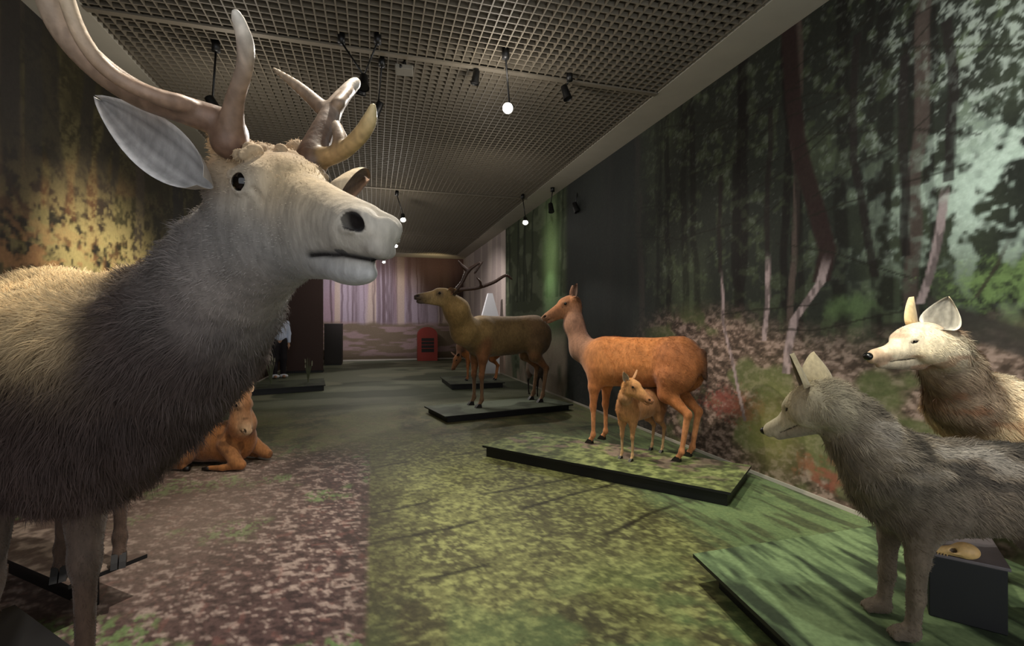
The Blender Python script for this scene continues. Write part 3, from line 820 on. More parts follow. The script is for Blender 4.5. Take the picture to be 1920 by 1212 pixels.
# ---------------------------------------------------------------- spotlight fittings on the ceiling
def fitting(top, lens, target, label, lit=True, s=1.0, cup=True):
    top = Vector(top); lens = Vector(lens); d = (Vector(target) - lens).normalized()
    root = thing('hanging_spotlight', (top.x, top.y, top.z), label, 'spotlight', None)
    body_c = lens - d * .1 * s
    m = MB(); m.tube([top + Vector((0, 0, .02)), top - Vector((0, 0, .07 * s))], .035 * s, 14); m.build('ceiling_mount', M_BLACK, root, True)
    m = MB(); m.tube([top - Vector((0, 0, .05)), body_c + Vector((0, 0, .05 * s))], .009 * s, 8); m.build('rod', M_BLACK, root, True)
    m = MB(); m.tube([lens - d * .17 * s, lens - d * .16 * s, lens - d * .05 * s, lens - d * .002], [.025 * s, .038 * s, .045 * s, .052 * s], 18, False)
    m.tube([lens - d * .17 * s, lens - d * .169 * s], .025 * s, 18); hs_ = m.build('lamp_housing', M_BLACK, root, True)
    m = MB(); m.tube([lens - d * .02, lens - d * .012], .046 * s, 18); m.build('lens', M_LENS if lit else M_PLINTH, hs_)
    return root
def ceil_at(px, py):
    d = (CEIL - CAM_H) * F_PX / (CY - py); return W(px, py, d)
fitting(ceil_at(948, 95), LAMPS[0][0], LAMPS[0][1], 'black hanging spotlight glowing brightly towards the camera, centre of the ceiling')
fitting(ceil_at(980, 366), LAMPS[1][0], LAMPS[1][1], 'small lit spotlight against the green wall panel, above the standing hind')
fitting(ceil_at(744, 360), LAMPS[2][0], LAMPS[2][1], 'small lit spotlight just right of the big stag nostril')
fitting(ceil_at(738, 436), LAMPS[3][0], LAMPS[3][1], 'small lit spotlight right of the big stag mouth')
fitting(ceil_at(718, 466), LAMPS[4][0], LAMPS[4][1], 'farthest small lit spotlight, beside the big stag chin')
t0 = ceil_at(405, 82)
fitting(t0, t0 + Vector((0, .05, -.62)), (-1.3, 6, 0), 'dark unlit spotlight on a long straight rod behind the near antler', False)
t0 = ceil_at(640, 68); fitting(t0, W(682, 165, 4.1), (-.8, 2.5, 0), 'dark spotlight on a rod slanting right, above the far antler', False, .9)
t0 = ceil_at(708, 68); fitting(t0, W(676, 178, 4.35), (-2.2, 5, 0), 'dark spotlight on a rod slanting left, above the far antler', False, .9)
t0 = ceil_at(716, 112); fitting(t0, W(702, 218, 4.8), (-3, 5.3, .5), 'dark spotlight hanging just right of the far antler tip', False, .9)
t0 = ceil_at(1068, 140); fitting(t0, W(1065, 186, 4.9), (1.5, 4.5, .5), 'short dark spotlight right of the bright spotlight', False, .9)
t0 = ceil_at(893, 128); fitting(t0, W(890, 158, 4.7), (-1, 5, 0), 'short dark spotlight left of the bright spotlight', False, .8)
t0 = ceil_at(1086, 338); fitting(t0, W(1083, 398, 8.2), (2, 7.5, .5), 'dark spotlight hanging near the top of the right forest wall', False, 1.1)
fitting(ceil_at(1036, 352), W(1034, 398, 8.9), (1, 8, .5), 'dark spotlight hanging in front of the green wall panel', False, 1.1)
# projector box near the grid
root = thing('ceiling_projector', ceil_at(758, 118), 'pale grey box projector hanging under the ceiling grid', 'projector')
p = Vector(root.location); m = MB(); m.box(p + Vector((0, 0, -.07)), (.17, .14, .05), .2); m.build('casing', mat('grey_plastic', (120, 116, 106), .6), root, bevel=.01)
m = MB(); m.tube([p + Vector((0, 0, .02)), p + Vector((0, 0, -.05))], .02, 10); m.build('mount', M_BLACK, root, True)
m = MB(); m.tube([p + Vector((-.02, -.06, -.07)), p + Vector((-.022, -.078, -.07))], .018, 14); m.build('lens', M_PLINTH, root, True)

# ---------------------------------------------------------------- plates the animals stand on
def plate(name, label, P0, P1, P2, z0, z1, recess=.0, paint='grass', group='printed display plates'):
    """P0 corner, P1 along front, P2 back; thin printed board on a recessed black frame"""
    P0, P1, P2 = [Vector((p[0], p[1])) for p in (P0, P1, P2)]
    e1, e2 = P1 - P0, P2 - P0; root = thing(name, (P0.x, P0.y, 0), label, 'display plate', group)
    n1 = e1.normalized(); n2 = e2.normalized(); a, b = e1.length, e2.length
    q = lambda s, t: P0 + n1 * s + n2 * t
    m = MB(); r = recess; poly = [q(r, r), q(a - r, r), q(a - r, b - r), q(r, b - r)]
    if (poly[1] - poly[0]).cross(poly[2] - poly[1]) < 0: poly = poly[::-1]
    m.prism(poly, .002, z1 - .022); m.build('black_frame', M_PLINTH, root)
    ns, nt = max(int(a / .012), 10), max(int(b / .012), 10)
    S, T = np.meshgrid(np.linspace(0, a, ns), np.linspace(0, b, nt), indexing='ij')
    wx = P0.x + n1.x * S + n2.x * T; wy = P0.y + n1.y * S + n2.y * T
    uu = -wx * ST + wy * CT; vv = wx * CT + wy * ST
    fine = fbm(uu * 14, vv * 14, 501, 3, .7); n = fbm(uu * 2.6, vv * 2.6, 503, 3)
    if paint == 'grass':
        c = np.zeros(S.shape + (3,)) + lin((98, 106, 66)); c = mixc(c, lin((144, 152, 96)), smooth(.48, .66, fine) * .8)
        c = mixc(c, lin((128, 106, 98)), smooth(.45, .58, n) * .8 * smooth(.4, .55, fbm(uu * 9, vv * 9, 505, 2))); c = mixc(c, lin((52, 50, 40)), (1 - smooth(.34, .46, fine)) * .6)
    elif paint == 'stripe':
        st = fbm(S * 2.2 , T * 13, 507, 3, .6)
        c = np.zeros(S.shape + (3,)) + lin((92, 108, 76)); c = mixc(c, lin((132, 152, 106)), smooth(.5, .62, st) * .8); c = mixc(c, lin((44, 50, 40)), (1 - smooth(.38, .48, st)) * .8)
    elif paint == 'litter':
        c = np.zeros(S.shape + (3,)) + lin((120, 104, 92)); c = mixc(c, lin((172, 152, 134)), smooth(.5, .64, fine) * .8); c = mixc(c, lin((84, 66, 58)), (1 - smooth(.38, .48, fine)) * .6)
    else:
        c = np.zeros(S.shape + (3,)) + lin((84, 90, 74)); c = mixc(c, lin((60, 64, 52)), smooth(.45, .6, n))
    P = np.stack([wx, wy, np.full(S.shape, z1)], -1).reshape(-1, 3)
    i = np.arange(ns * nt).reshape(ns, nt); f = np.stack([i[:-1, :-1], i[1:, :-1], i[1:, 1:], i[:-1, 1:]], -1).reshape(-1, 4)
    if n1.cross(n2) < 0: f = f[:, ::-1]
    k = len(P); poly = [q(0, 0), q(a, 0), q(a, b), q(0, b)]
    m = MB(); pp = poly if n1.cross(n2) > 0 else poly[::-1]; m.prism(pp, z1 - .02, z1 - .0006)
    bo = m.build('board', M_PLINTH, root)
    o = mesh_obj('printed_top', P, f, M_PLATE, None, np.clip(c.reshape(-1, 3), 0, 1), smooth_sh=False); adopt(o, root)
    return root
plate('display_plate', 'long low plate under the orange hind and fawn, near the right wall', (1.65, 3.62), (-.31, 5.02), (2.15, 4.31), 0, .12, .03)
plate('display_plate', 'low plate under the antlered stag in the middle distance', (-.93, 6.67), (.98, 7.68), (-1.37, 7.5), 0, .10, .05, 'moss')
plate('display_plate', 'small far plate beyond the mid-distance stag', (-1.28, 10.0), (-.15, 10.35), (-1.72, 11.45), 0, .12, .04, 'moss')
plate('display_plate', 'dark plate at the far left wall, seen under the big stag neck', room(10.2, -2.35), room(10.6, -.95), room(11.5, -2.5), 0, .12, .03, 'moss')
plate('display_plate', 'raised striped green plate under the grey wolf, front right', (.98, 2.60), (1.21, 1.86 - .75 * 1.3), (2.55, 3.05), 0, .15, .10, 'stripe')
# stag's plates
K1 = Vector((W(264, 1044, 1.18 * 900 / 438).x, 1.18 * 900 / 438)); K2 = Vector((W(128, 1098, 1.18 * 900 / 492).x, 1.18 * 900 / 492))
dK = (K1 - K2).normalized(); nK = Vector((-dK.y, dK.x))
KB = K1 + dK * .03
plate('display_plate', 'leaf-printed plate under the hind hooves of the big stag', K2, KB, K2 + nK * 1.1, 0, .22, .14, 'litter', None)
del KB

# ---------------------------------------------------------------- the big red deer stag in front
def Rzyx(a, b, c): return Matrix.Rotation(a, 4, 'Z') @ Matrix.Rotation(b, 4, 'Y') @ Matrix.Rotation(c, 4, 'X')
PAL_STAG = dict(face=(128, 126, 122), top=(190, 166, 126), muzzle=(178, 172, 160), nosetop=(206, 198, 184), dark=(40, 34, 30), chin=(170, 172, 174), nose=(58, 50, 44), brow=(120, 100, 78),  # nosetop: pale tone paints in the reflection on the nose
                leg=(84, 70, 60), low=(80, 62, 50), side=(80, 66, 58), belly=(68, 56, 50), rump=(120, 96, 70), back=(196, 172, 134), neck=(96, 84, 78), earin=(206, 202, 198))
def big_stag():
    fc = Vector((-1.395, 1.41)); hc = Vector((-2.13, 2.46)); hd = (fc - hc).normalized()
    s = 1.25; sx = 1.12; z0 = .22
    org = fc - hd * (.34 * sx * s)
    root = thing('red_deer_stag', (org.x, org.y, z0), 'large grey-brown red deer stag with wide antlers, closest animal at left', 'deer')
    M = heading(org, hd, s, z0); H = Matrix.Translation((-.578, 1.075, 1.689)) @ Rzyx(-.65, .165, -.03) @ Matrix.Scale(1.12, 4)
    B = Body(); P = PAL_STAG
    deer_trunk(B, M, P, sx); deer_legs(B, M, P, .085, sx=sx)
    B.chain([M @ Vector((.30, 0, .86)), W(150, 775, 1.34), W(245, 705, 1.28), W(345, 628, 1.22), W(408, 560, 1.17), W(432, 490, 1.13), H @ Vector((.03, 0, -.045))],
            [.24, .245, .215, .175, .135, .105, .09], [(72, 58, 53), (62, 50, 46), (66, 54, 50), (80, 70, 66), (108, 102, 98), (128, 122, 118)], .07)
    tan = (212, 186, 142)
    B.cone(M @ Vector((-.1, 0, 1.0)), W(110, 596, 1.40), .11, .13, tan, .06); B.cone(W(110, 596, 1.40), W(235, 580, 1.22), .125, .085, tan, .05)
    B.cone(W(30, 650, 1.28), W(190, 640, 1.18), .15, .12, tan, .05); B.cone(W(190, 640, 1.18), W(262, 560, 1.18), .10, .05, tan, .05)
    B.cone((.12, 0, -.11), (.0, 0, -.16), .065, .09, (130, 122, 116), .05, H)
    deer_head(B, H, P)
    rng = np.random.default_rng(3)
    for i in range(260):     # curly hair on the crown between the antlers
        a = rng.uniform(-1, 1); t = rng.uniform(0, 1)
        B.ell((.0 + .13 * t, a * .080, .084 - .022 * a * a - .012 * t + rng.uniform(-.010, .006)), (rng.uniform(.006, .011),) * 3, (186, 162, 128) if i % 3 else (118, 92, 70), .004, H)
    for sd in (-1, 1): B.cone((.03, sd * .055, .05), (.02, sd * .070, .100), .030, .028, (164, 138, 108), .02, H)
    def pal(V, c):
        n = noise(V[:, 0] * 9, V[:, 1] * 9, V[:, 2] * 5, 4)
        c = c * (.78 + .44 * n[:, None])
        Hi = np.array(H.inverted()); q = V @ Hi[:3, :3].T + Hi[:3, 3]; R3 = np.array(H.to_3x3().normalized())
        zl = np.interp(q[:, 0], [.28, .32, .37, .42, .45], [-.107, -.100, -.0960, -.0975, -.102])
        m = np.exp(-((q[:, 2] - zl) / .0042) ** 2) * smooth(.278, .300, q[:, 0])          # the closed lips
        side = R3 @ np.array([0, 1, 0]); fwd = R3 @ np.array([1, 0, 0]); fr = smooth(.41, .44, q[:, 0])[:, None]
        V -= m[:, None] * .0075 * (np.sign(q[:, 1:2]) * side * (1 - fr) + fwd * fr)
        c = mixc(c, lin((20, 15, 12)), np.clip(m * 1.25, 0, 1))
        e = ((q[:, 0] - .403) / .024) ** 2 + ((q[:, 2] + .047 - .25 * (.403 - q[:, 0])) / .0145) ** 2
        return mixc(c, lin((26, 19, 15)), (1 - smooth(.7, 1.0, e)) * (np.abs(q[:, 1]) > .012))
    o, V, Q, c = finish_body(B, root, .013, pal, ((-.76, .60, 1.42), (-.12, 1.22, 1.86)), .0036)
    hooves(root, M, .085, None, sx); deer_eyes(root, H)
    Hi = np.array(H.inverted()); Mi = np.array(M.inverted())
    def ln(p):
        q = p @ Hi[:3, :3].T + Hi[:3, 3]; m = p @ Mi[:3, :3].T + Mi[:3, 3]
        L = np.full(len(p), .016); neck = (m[:, 0] > .3) & (m[:, 2] > .55); L[neck] = .030
        under = neck & (p[:, 2] < 1.45); L[under] = .045
        head = q[:, 0] > -.04; L = np.where(head, np.interp(q[:, 0], [-.04, .04, .14, .3, .42], [.020, .010, .005, .0035, 0.0]), L); L = np.where(q[:, 0] > .255, 0.0, L)
        legs = m[:, 2] < .5; L[legs] = .007
        return L
    hf = np.array((H.to_3x3() @ Vector((-1, 0, -.1))).normalized())
    back = np.array((-hd.x, -hd.y, -.35))
    def dr(p):
        q = p @ Hi[:3, :3].T + Hi[:3, 3]; w = smooth(-.25, .0, q[:, 0])[:, None]
        d = back * (1 - w) + hf * w; low = smooth(1.6, 1.3, p[:, 2]); 
        return d + np.array([0, 0, -.9]) * np.clip(1.55 - p[:, 2:3], 0, 1) * 1.6
    fur(root, V, Q, c, 170000, ln, dr, .0007)
    # ears
    ear('ear', root, W(398, 352, .93), W(190, 188, .99), (.25, -1, -.15), .102, (214, 210, 206), (170, 158, 144), .42, rnd=.78)
    ear('ear', root, W(612, 352, 1.10), W(684, 330, 1.30), (.9, -.2, -.75), .11, (150, 116, 90), (206, 188, 158), .42, rnd=.78)
    bc, tc = (112, 86, 70), (212, 196, 166)
    antler(root, [
        ([W(430, 268, .95), W(424, 236, .95), W(350, 208, .92), W(262, 178, .89), W(180, 122, .86), W(112, 40, .84), W(84, -70, .82), W(90, -200, .85)], [.032, .025, .022, .0195, .0195, .019, .018, .014], bc, (196, 182, 160)),
        ([W(352, 196, .90), W(290, 180, .86), W(212, 140, .83), W(160, 82, .80), W(126, 0, .78), W(112, -90, .76)], [.012, .0105, .0095, .0095, .009, .006], (150, 122, 102), tc),
        ([W(432, 252, .94), W(440, 190, .91), W(458, 130, .87), W(460, 80, .84), W(443, 26, .81)], [.020, .0125, .0105, .0105, .0075], (128, 104, 86), (238, 232, 220)),
    ], .0042)
    antler(root, [
        ([W(583, 308, 1.10), W(592, 276, 1.12), W(610, 236, 1.15), W(628, 200, 1.19), W(650, 172, 1.24), W(668, 154, 1.28)], [.034, .026, .022, .018, .014, .011], (84, 64, 52), (232, 224, 208)),
        ([W(620, 222, 1.17), W(592, 192, 1.19), W(555, 160, 1.22), W(514, 130, 1.26)], [.016, .014, .011, .005], (122, 104, 88), (176, 160, 138)),
        ([W(596, 298, 1.10), W(638, 286, 1.07), W(672, 258, 1.03), W(692, 228, 1.0), W(700, 198, .98)], [.019, .0145, .013, .011, .005], (150, 126, 88), (218, 198, 150)),
        ([W(640, 282, 1.07), W(638, 258, 1.08), W(630, 232, 1.10)], [.014, .011, .008], (110, 90, 74), (190, 176, 158)),
        ([W(655, 170, 1.23), W(640, 188, 1.18), W(632, 196, 1.16)], [.010, .010, .010], (140, 120, 100), (140, 120, 100)),
    ], .0042)
    return root, org, hd
stag, s_org, s_hd = big_stag()
# dark block under the forelegs
e = Vector((.88, -.48)); g = Vector((-.48, -.88)); P0 = Vector((-2.1, 2.02)) + e * .02
root = thing('display_block', (P0.x, P0.y, 0), 'black block under the front hooves of the big stag', 'display plate')
m = MB(); m.prism([P0, P0 + g * .85, P0 + g * .85 + e * 1.05, P0 + e * 1.05], .002, .2195); m.build('block', M_PLINTH, root)

# ---------------------------------------------------------------- other deer
PAL_HIND = dict(face=(146, 98, 62), top=(150, 96, 58), muzzle=(128, 94, 70), dark=(40, 30, 26), leg=(168, 104, 58), low=(184, 122, 78), side=(178, 114, 62), belly=(160, 112, 70),
                rump=(150, 92, 52), back=(190, 118, 58), neck=(134, 98, 76), earin=(110, 80, 62), tail=(60, 40, 28))
hb = Vector((1.24, 4.88)); hh = Vector((-.72, .69)).normalized()
deer('red_deer_hind', 'tall orange-brown hind standing side-on with head to the left', 'deer', hb, hh, 1.08, .12, PAL_HIND,
     W(1078, 562, 5.50), (-1, -.05, -.42), ((.14, .095, .07), [W(1092, 655, 5.35), W(1076, 610, 5.45)]), .011, sx=1.12, hs=1.0, ears=(-.07, .05, .13), nhair=50000)
PAL_MID = dict(face=(150, 126, 84), top=(146, 120, 80), muzzle=(70, 60, 56), dark=(30, 26, 24), leg=(128, 84, 52), low=(116, 88, 62), side=(122, 98, 62), belly=(104, 80, 50),
               rump=(104, 80, 52), back=(114, 88, 56), neck=(146, 118, 72), earin=(176, 130, 90))
def mid_antlers(root, H):
    c0, c1 = (62, 42, 34), (70, 50, 42)
    antler(root, [([W(848, 548, 7.0), W(868, 543, 7.05), (W(895, 540, 7.1)), W(925, 530, 7.2), W(948, 517, 7.3), W(960, 524, 7.35)], [.032, .028, .026, .024, .02, .012], c0, c1),
                  ([W(858, 543, 7.0), W(846, 560, 7.0)], [.02, .03], c0, c1),
                  ([W(902, 538, 7.1), W(900, 528, 7.05), W(893, 520, 7.0)], [.02, .014, .008], c0, c1)], .011)
    antler(root, [([W(852, 548, 6.9), W(866, 530, 6.9), W(876, 510, 6.9), W(888, 500, 6.9), W(900, 492, 6.9)], [.03, .024, .03, .02, .012], c0, c1),
                  ([W(878, 508, 6.9), W(868, 500, 6.88), W(858, 488, 6.85)], [.028, .022, .008], c0, c1),
                  ([W(890, 512, 6.9), W(900, 498, 6.9), W(906, 490, 6.9)], [.016, .012, .006], c0, c1)], .011)
mh = Vector((-.88, -.47)).normalized(); mb = Vector((-.12, 7.74))
deer('red_deer_stag', 'mid-distance brown stag with dark antlers, head raised to the left', 'deer', mb, mh, 1.34, .10, PAL_MID,
     W(842, 552, 7.05), (-.94, -.30, .04), ((.17, .13, .09), [W(872, 622, 7.3), W(856, 582, 7.1)]), .014, sx=1.03, hs=1.15, antlers=mid_antlers, w=.11, nhair=25000, ears=(-.05, .16, .02))
PAL_FAWN = dict(face=(196, 140, 84), top=(206, 150, 92), muzzle=(150, 96, 64), dark=(60, 40, 30), leg=(170, 122, 78), low=(166, 132, 92), side=(176, 122, 76), belly=(160, 118, 80),
                rump=(120, 80, 50), back=(150, 98, 58), neck=(170, 124, 84), earin=(224, 196, 160))
fb = Vector((1.24, 4.63)); fh = Vector((-.62, -.5)).normalized()
deer('deer_fawn', 'small light-brown fawn standing in front of the orange hind', 'fawn', fb, fh, .60, .12, PAL_FAWN,
     W(1178, 716, 4.33), (.62, -.62, -.42), ((.12, .085, .065), [W(1172, 745, 4.37)]), .008, hs=.66, ears=(-.04, .10, .12), w=.10, nhair=20000)
PAL_SM = dict(PAL_FAWN, side=(70, 58, 50), back=(60, 50, 44), rump=(120, 100, 84), leg=(44, 36, 32), low=(40, 34, 30), neck=(80, 66, 56), belly=(120, 100, 88), face=(110, 90, 76), top=(100, 82, 70))
b = Vector((.47, 9.2)); deer('roe_deer', 'small dark slender deer standing behind the mid-distance stag rump', 'deer', b, (.2776, -.9607), .66, .0, PAL_SM,
     W(1010, 655, 8.75), (-.9, -.4, -.5), ((.10, .075, .055), None), .013, hs=.62, w=.09)
b = Vector((-.72, 10.75)); deer('young_deer', 'small orange young deer on the far plate, seen between the mid-distance stag legs', 'deer', b, (-.95, -.2), .80, .12, PAL_HIND,
     W(858, 668, 10.4), (-.5, -.3, -.9), ((.12, .085, .06), [W(862, 650, 10.5)]), .015, hs=.75, w=.10)

# lying deer behind the big stag
def lying():
    root = thing('lying_deer', (-2.95, 4.75, 0), 'orange-brown deer lying on the floor behind the big stag, head raised', 'deer')
    o = Vector((-2.98, 4.80, 0)); hd = Vector((.985, -.17, 0)).normalized()
    M = Matrix.Translation(o) @ Matrix.Rotation(math.atan2(hd.y, hd.x), 4, 'Z')
    c = PAL_HIND; cs = (158, 106, 64); B = Body()
    B.ell((-.12, 0, .20), (.40, .19, .19), cs, .08, M); B.ell((.20, 0, .23), (.24, .17, .21), (176, 116, 64), .08, M); B.ell((-.38, 0, .2), (.2, .2, .19), cs, .08, M)
    for s in (-1, 1):
        B.chain([(.26, s * .12, .22), (.40, s * .19, .09), (.46, s * .19, .06)], [.09, .055, .042], (160, 108, 64), .03, M)
        B.chain([(.46, s * .19, .06), (.30, s * .23, .035), (.16, s * .24, .03)], [.04, .028, .02], (170, 112, 62), .02, M)
        B.chain([(-.38, s * .17, .2), (-.12, s * .24, .13), (-.34, s * .26, .05), (-.08, s * .28, .035)], [.13, .09, .04, .022], (150, 100, 58), .03, M)
    B.cone((-.56, 0, .22), (-.64, 0, .12), .04, .025, (226, 200, 170), .03, M)
    H = frame(W(452, 738, 4.62), (.42, -.30, -.86), (.5, -.2, .6), .92)
    B.chain([M @ Vector((.28, 0, .28)), W(455, 795, 4.62), H @ Vector((.02, 0, -.04))], [.14, .11, .075], (170, 112, 66), .06)
    p = dict(c, face=(176, 128, 84), top=(150, 100, 62), muzzle=(214, 180, 140)); deer_head(B, H, p)
    def sp(V, cc):
        n = noise(V[:, 0] * 16, V[:, 1] * 16, V[:, 2] * 16, 8); return mixc(cc, lin((60, 40, 24)), smooth(.68, .78, n) * .5)
    finish_body(B, root, .010, sp); deer_eyes(root, H)
    for s in (-1, 1):
        ear('ear', root, H @ Vector((0, s * .07, .02)), H @ Vector((-.17, s * .11, .07)), H.to_3x3() @ Vector((.3, s * .3, 1)), .08, (214, 176, 140), (160, 104, 60))
        for x, y in ((.14, .24), (-.05, .28)):
            m = MB(); m.tube([M @ Vector((x + .03, s * y, .026)), M @ Vector((x - .05, s * y, .018))], [.024, .014], 8); m.build('hoof', M_HOOF, root, True)
lying()

# ---------------------------------------------------------------- wolves
def wolf_head(B, H, c):
    f, t = c['face'], c['top']
    B.ell((.05, 0, 0), (.085, .072, .068), t, .03, H)
    for s in (-1, 1):
        B.ell((.05, s * .048, -.035), (.075, .045, .055), f, .03, H); B.ell((.115, s * .028, .018), (.035, .02, .02), t, .02, H)
        B.ell((-.01, s * .05, -.05), (.06, .05, .07), c['ruff'], .03, H)
    B.cone((.10, 0, .0), (.155, 0, -.018), .052, .034, t, .03, H)
    B.cone((.13, 0, -.028), (.262, 0, -.038), .038, .022, f, .02, H)
    B.cone((.10, 0, -.03), (.25, 0, -.028), .030, .019, t, .02, H)
    B.cone((.08, 0, -.075), (.235, 0, -.066), .036, .016, c['jaw'], .015, H)
    for s in (-1, 1):
        B.ell((.185, s * .030, -.058), (.065, .012, .0028), (22, 18, 16), .004, H, sub=True)
        B.ell((.128, s * .046, .006), (.014, .008, .0055), (26, 20, 16), .004, H, R=Matrix.Rotation(.3, 3, 'Y'), sub=True)
def canine(name, label, base, hd, s, z0, c, head_p, head_dir, neck_pts, neck_r, h, hf, ears, pitch=0, hs=None, up=(0, 0, 1), nfur=45000, palf=None, flen=.03):
    root = thing(name, (base[0], base[1], z0), label, 'wolf'); M = heading(base, hd, s, z0, pitch); H = frame(head_p, head_dir, up, hs or s)
    B = Body(); hs = hs or s
    B.ell((.20, 0, .54), (.23, .13, .185), c['side'], .06, M); B.ell((-.08, 0, .56), (.30, .115, .14), c['side'], .06, M); B.ell((-.30, 0, .56), (.17, .115, .15), c['side'], .06, M)
    B.cone((.22, 0, .66), (-.34, 0, .65), .065, .06, c['back'], .06, M); B.ell((.02, 0, .46), (.26, .09, .09), c['belly'], .06, M)
    for t in (-1, 1):
        B.ell((.22, t * .075, .5), (.10, .055, .16), c['side'], .05, M)
        B.cone((.23, t * .085, .46), (.245, t * .088, .30), .06, .036, c['leg'], .04, M); B.cone((.245, t * .088, .30), (.25, t * .088, .16), .034, .028, c['leg'], .02, M)
        B.cone((.25, t * .088, .16), (.262, t * .088, .05), .026, .024, c['leg'], .02, M); B.ell((.285, t * .088, .026), (.052, .034, .028), c['leg'], .02, M)
        for k in (-1, 0, 1): B.ell((.322, t * .088 + k * .018, .018), (.018, .010, .016), c['leg'], .006, M)
        B.cone((-.30, t * .08, .52), (-.26, t * .09, .34), .10, .055, c['side'], .05, M); B.cone((-.26, t * .09, .34), (-.42, t * .09, .20), .05, .027, c['leg'], .03, M)
        B.cone((-.42, t * .09, .20), (-.39, t * .09, .04), .026, .022, c['leg'], .02, M); B.ell((-.36, t * .09, .025), (.052, .033, .027), c['leg'], .02, M)
    B.chain([(-.44, 0, .60), (-.56, 0, .44), (-.60, 0, .22)], [.04, .055, .03], c['back'], .04, M)
    p0 = M @ Vector((.24, 0, .58)); p3 = H @ Vector((.0, 0, -.02))
    pts = [p0] + [Vector(q) for q in neck_pts] + [p3]; B.chain(pts, neck_r, c['neck'], .06)
    wolf_head(B, H, c)
    hp = Vector(head_p); r = .33 * hs
    o, V, Q, col = finish_body(B, root, h, palf, (tuple(hp - Vector((r, r, r))), tuple(hp + Vector((r, r, r)))), hf)
    for t in (-1, 1): ball('eye', root, H @ Vector((.124, t * .041, .006)), .0085 * hs, M_EYE, 10)
    ball('nose', root, H @ Vector((.279, 0, -.030)), .0175 * hs, M_NOSE, 12, (1, 1.05, .85))
    for t, (b, tp, nn) in zip((-1, 1), ears(H)): ear('ear', root, b, tp, nn, .115 * hs, c['earin'], c['earout'], .30, rnd=.5)
    Hi = np.array(H.inverted()); Mi = np.array(M.inverted())
    def ln(p):
        q = p @ Hi[:3, :3].T + Hi[:3, 3]; m = p @ Mi[:3, :3].T + Mi[:3, 3]
        L = np.full(len(p), flen); L[m[:, 2] < .40] = .010; nk = (m[:, 0] > .26) & (m[:, 2] > .5); L[nk] = flen * 1.25
        head = (q[:, 0] > -.02) & (np.abs(q[:, 1]) < .12) & (np.abs(q[:, 2]) < .14); return np.where(head, np.interp(q[:, 0], [-.02, .06, .12, .24], [.022, .011, .006, .0]), L)
    d = np.array((-hd[0], -hd[1], -.5))
    fur(root, V, Q, col, nfur, ln, lambda p: np.tile(d, (len(p), 1)), .0011, lift=.28)
    return root
PAL_G = dict(face=(186, 174, 150), top=(190, 172, 134), jaw=(120, 110, 98), ruff=(158, 148, 124), side=(116, 104, 90), back=(108, 100, 90), belly=(110, 97, 82), leg=(106, 93, 78), neck=(136, 124, 106),
             earin=(120, 108, 90), earout=(160, 146, 116))
def g_pal(V, c):
    n = fbm(V[:, 0] * 7, V[:, 2] * 18, 9, 3); dk = smooth(.46, .60, n) * smooth(.66, .84, V[:, 2]) * smooth(1.30, 1.50, V[:, 0])
    c = mixc(c, lin((54, 50, 46)), dk * .8); return mixc(c, lin((168, 160, 148)), smooth(.62, .5, n + .1) * 0 + smooth(.42, .32, n) * smooth(.75, .9, V[:, 2]) * .6 * smooth(1.3, 1.5, V[:, 0]))
gh = Vector((-.98, .16)).normalized(); gb = Vector((1.86, 1.93))
canine('grey_wolf', 'grey-brown wolf standing front right with its head turned away to the left', gb, gh, 1.06, .154, PAL_G,
       W(1550, 742, 1.98), (-.46, .70, -.50), [W(1650, 865, 1.93), W(1602, 805, 1.97)], [.17, .135, .11, .085], .010, .005,
       lambda H: [(H @ Vector((.015, -.045, .045)), H @ Vector((-.01, -.075, .17)), H.to_3x3() @ Vector((.8, -.5, .1))),
                  (H @ Vector((.015, .045, .045)), H @ Vector((-.01, .075, .17)), H.to_3x3() @ Vector((.8, .5, .1)))], hs=1.15, palf=g_pal, nfur=60000, flen=.034)
PAL_T = dict(face=(214, 196, 160), top=(224, 206, 176), jaw=(150, 138, 118), ruff=(190, 176, 150), side=(216, 190, 150), back=(232, 220, 194), belly=(150, 110, 76), leg=(150, 116, 84), neck=(150, 128, 104),
             earin=(226, 216, 196), earout=(214, 184, 136))
def t_pal(V, c):
    n = fbm(V[:, 0] * 8, V[:, 2] * 16, 19, 3); return mixc(c, lin((150, 90, 50)), smooth(.5, .66, n) * smooth(1.15, .9, V[:, 2]) * .0 + smooth(.52, .66, n) * .45)
th = Vector((-.62, .78)).normalized(); tb = Vector((2.38, 2.27))
canine('tan_wolf', 'tan and cream wolf looking left, forepaws raised on the black box', tb, th, 1.0, .388, PAL_T,
       W(1752, 634, 2.22), (-1, -.10, -.14), [W(1806, 752, 2.32), W(1785, 695, 2.26)], [.15, .13, .105, .085], .010, .005,
       lambda H: [(H @ Vector((.02, -.045, .04)), H @ Vector((-.02, -.085, .16)), H.to_3x3() @ Vector((.5, -.9, .1))),
                  (H @ Vector((.02, .045, .04)), H @ Vector((.0, .075, .155)), H.to_3x3() @ Vector((.8, .4, .1)))], pitch=.16, hs=1.22, palf=t_pal, nfur=50000, flen=.034)

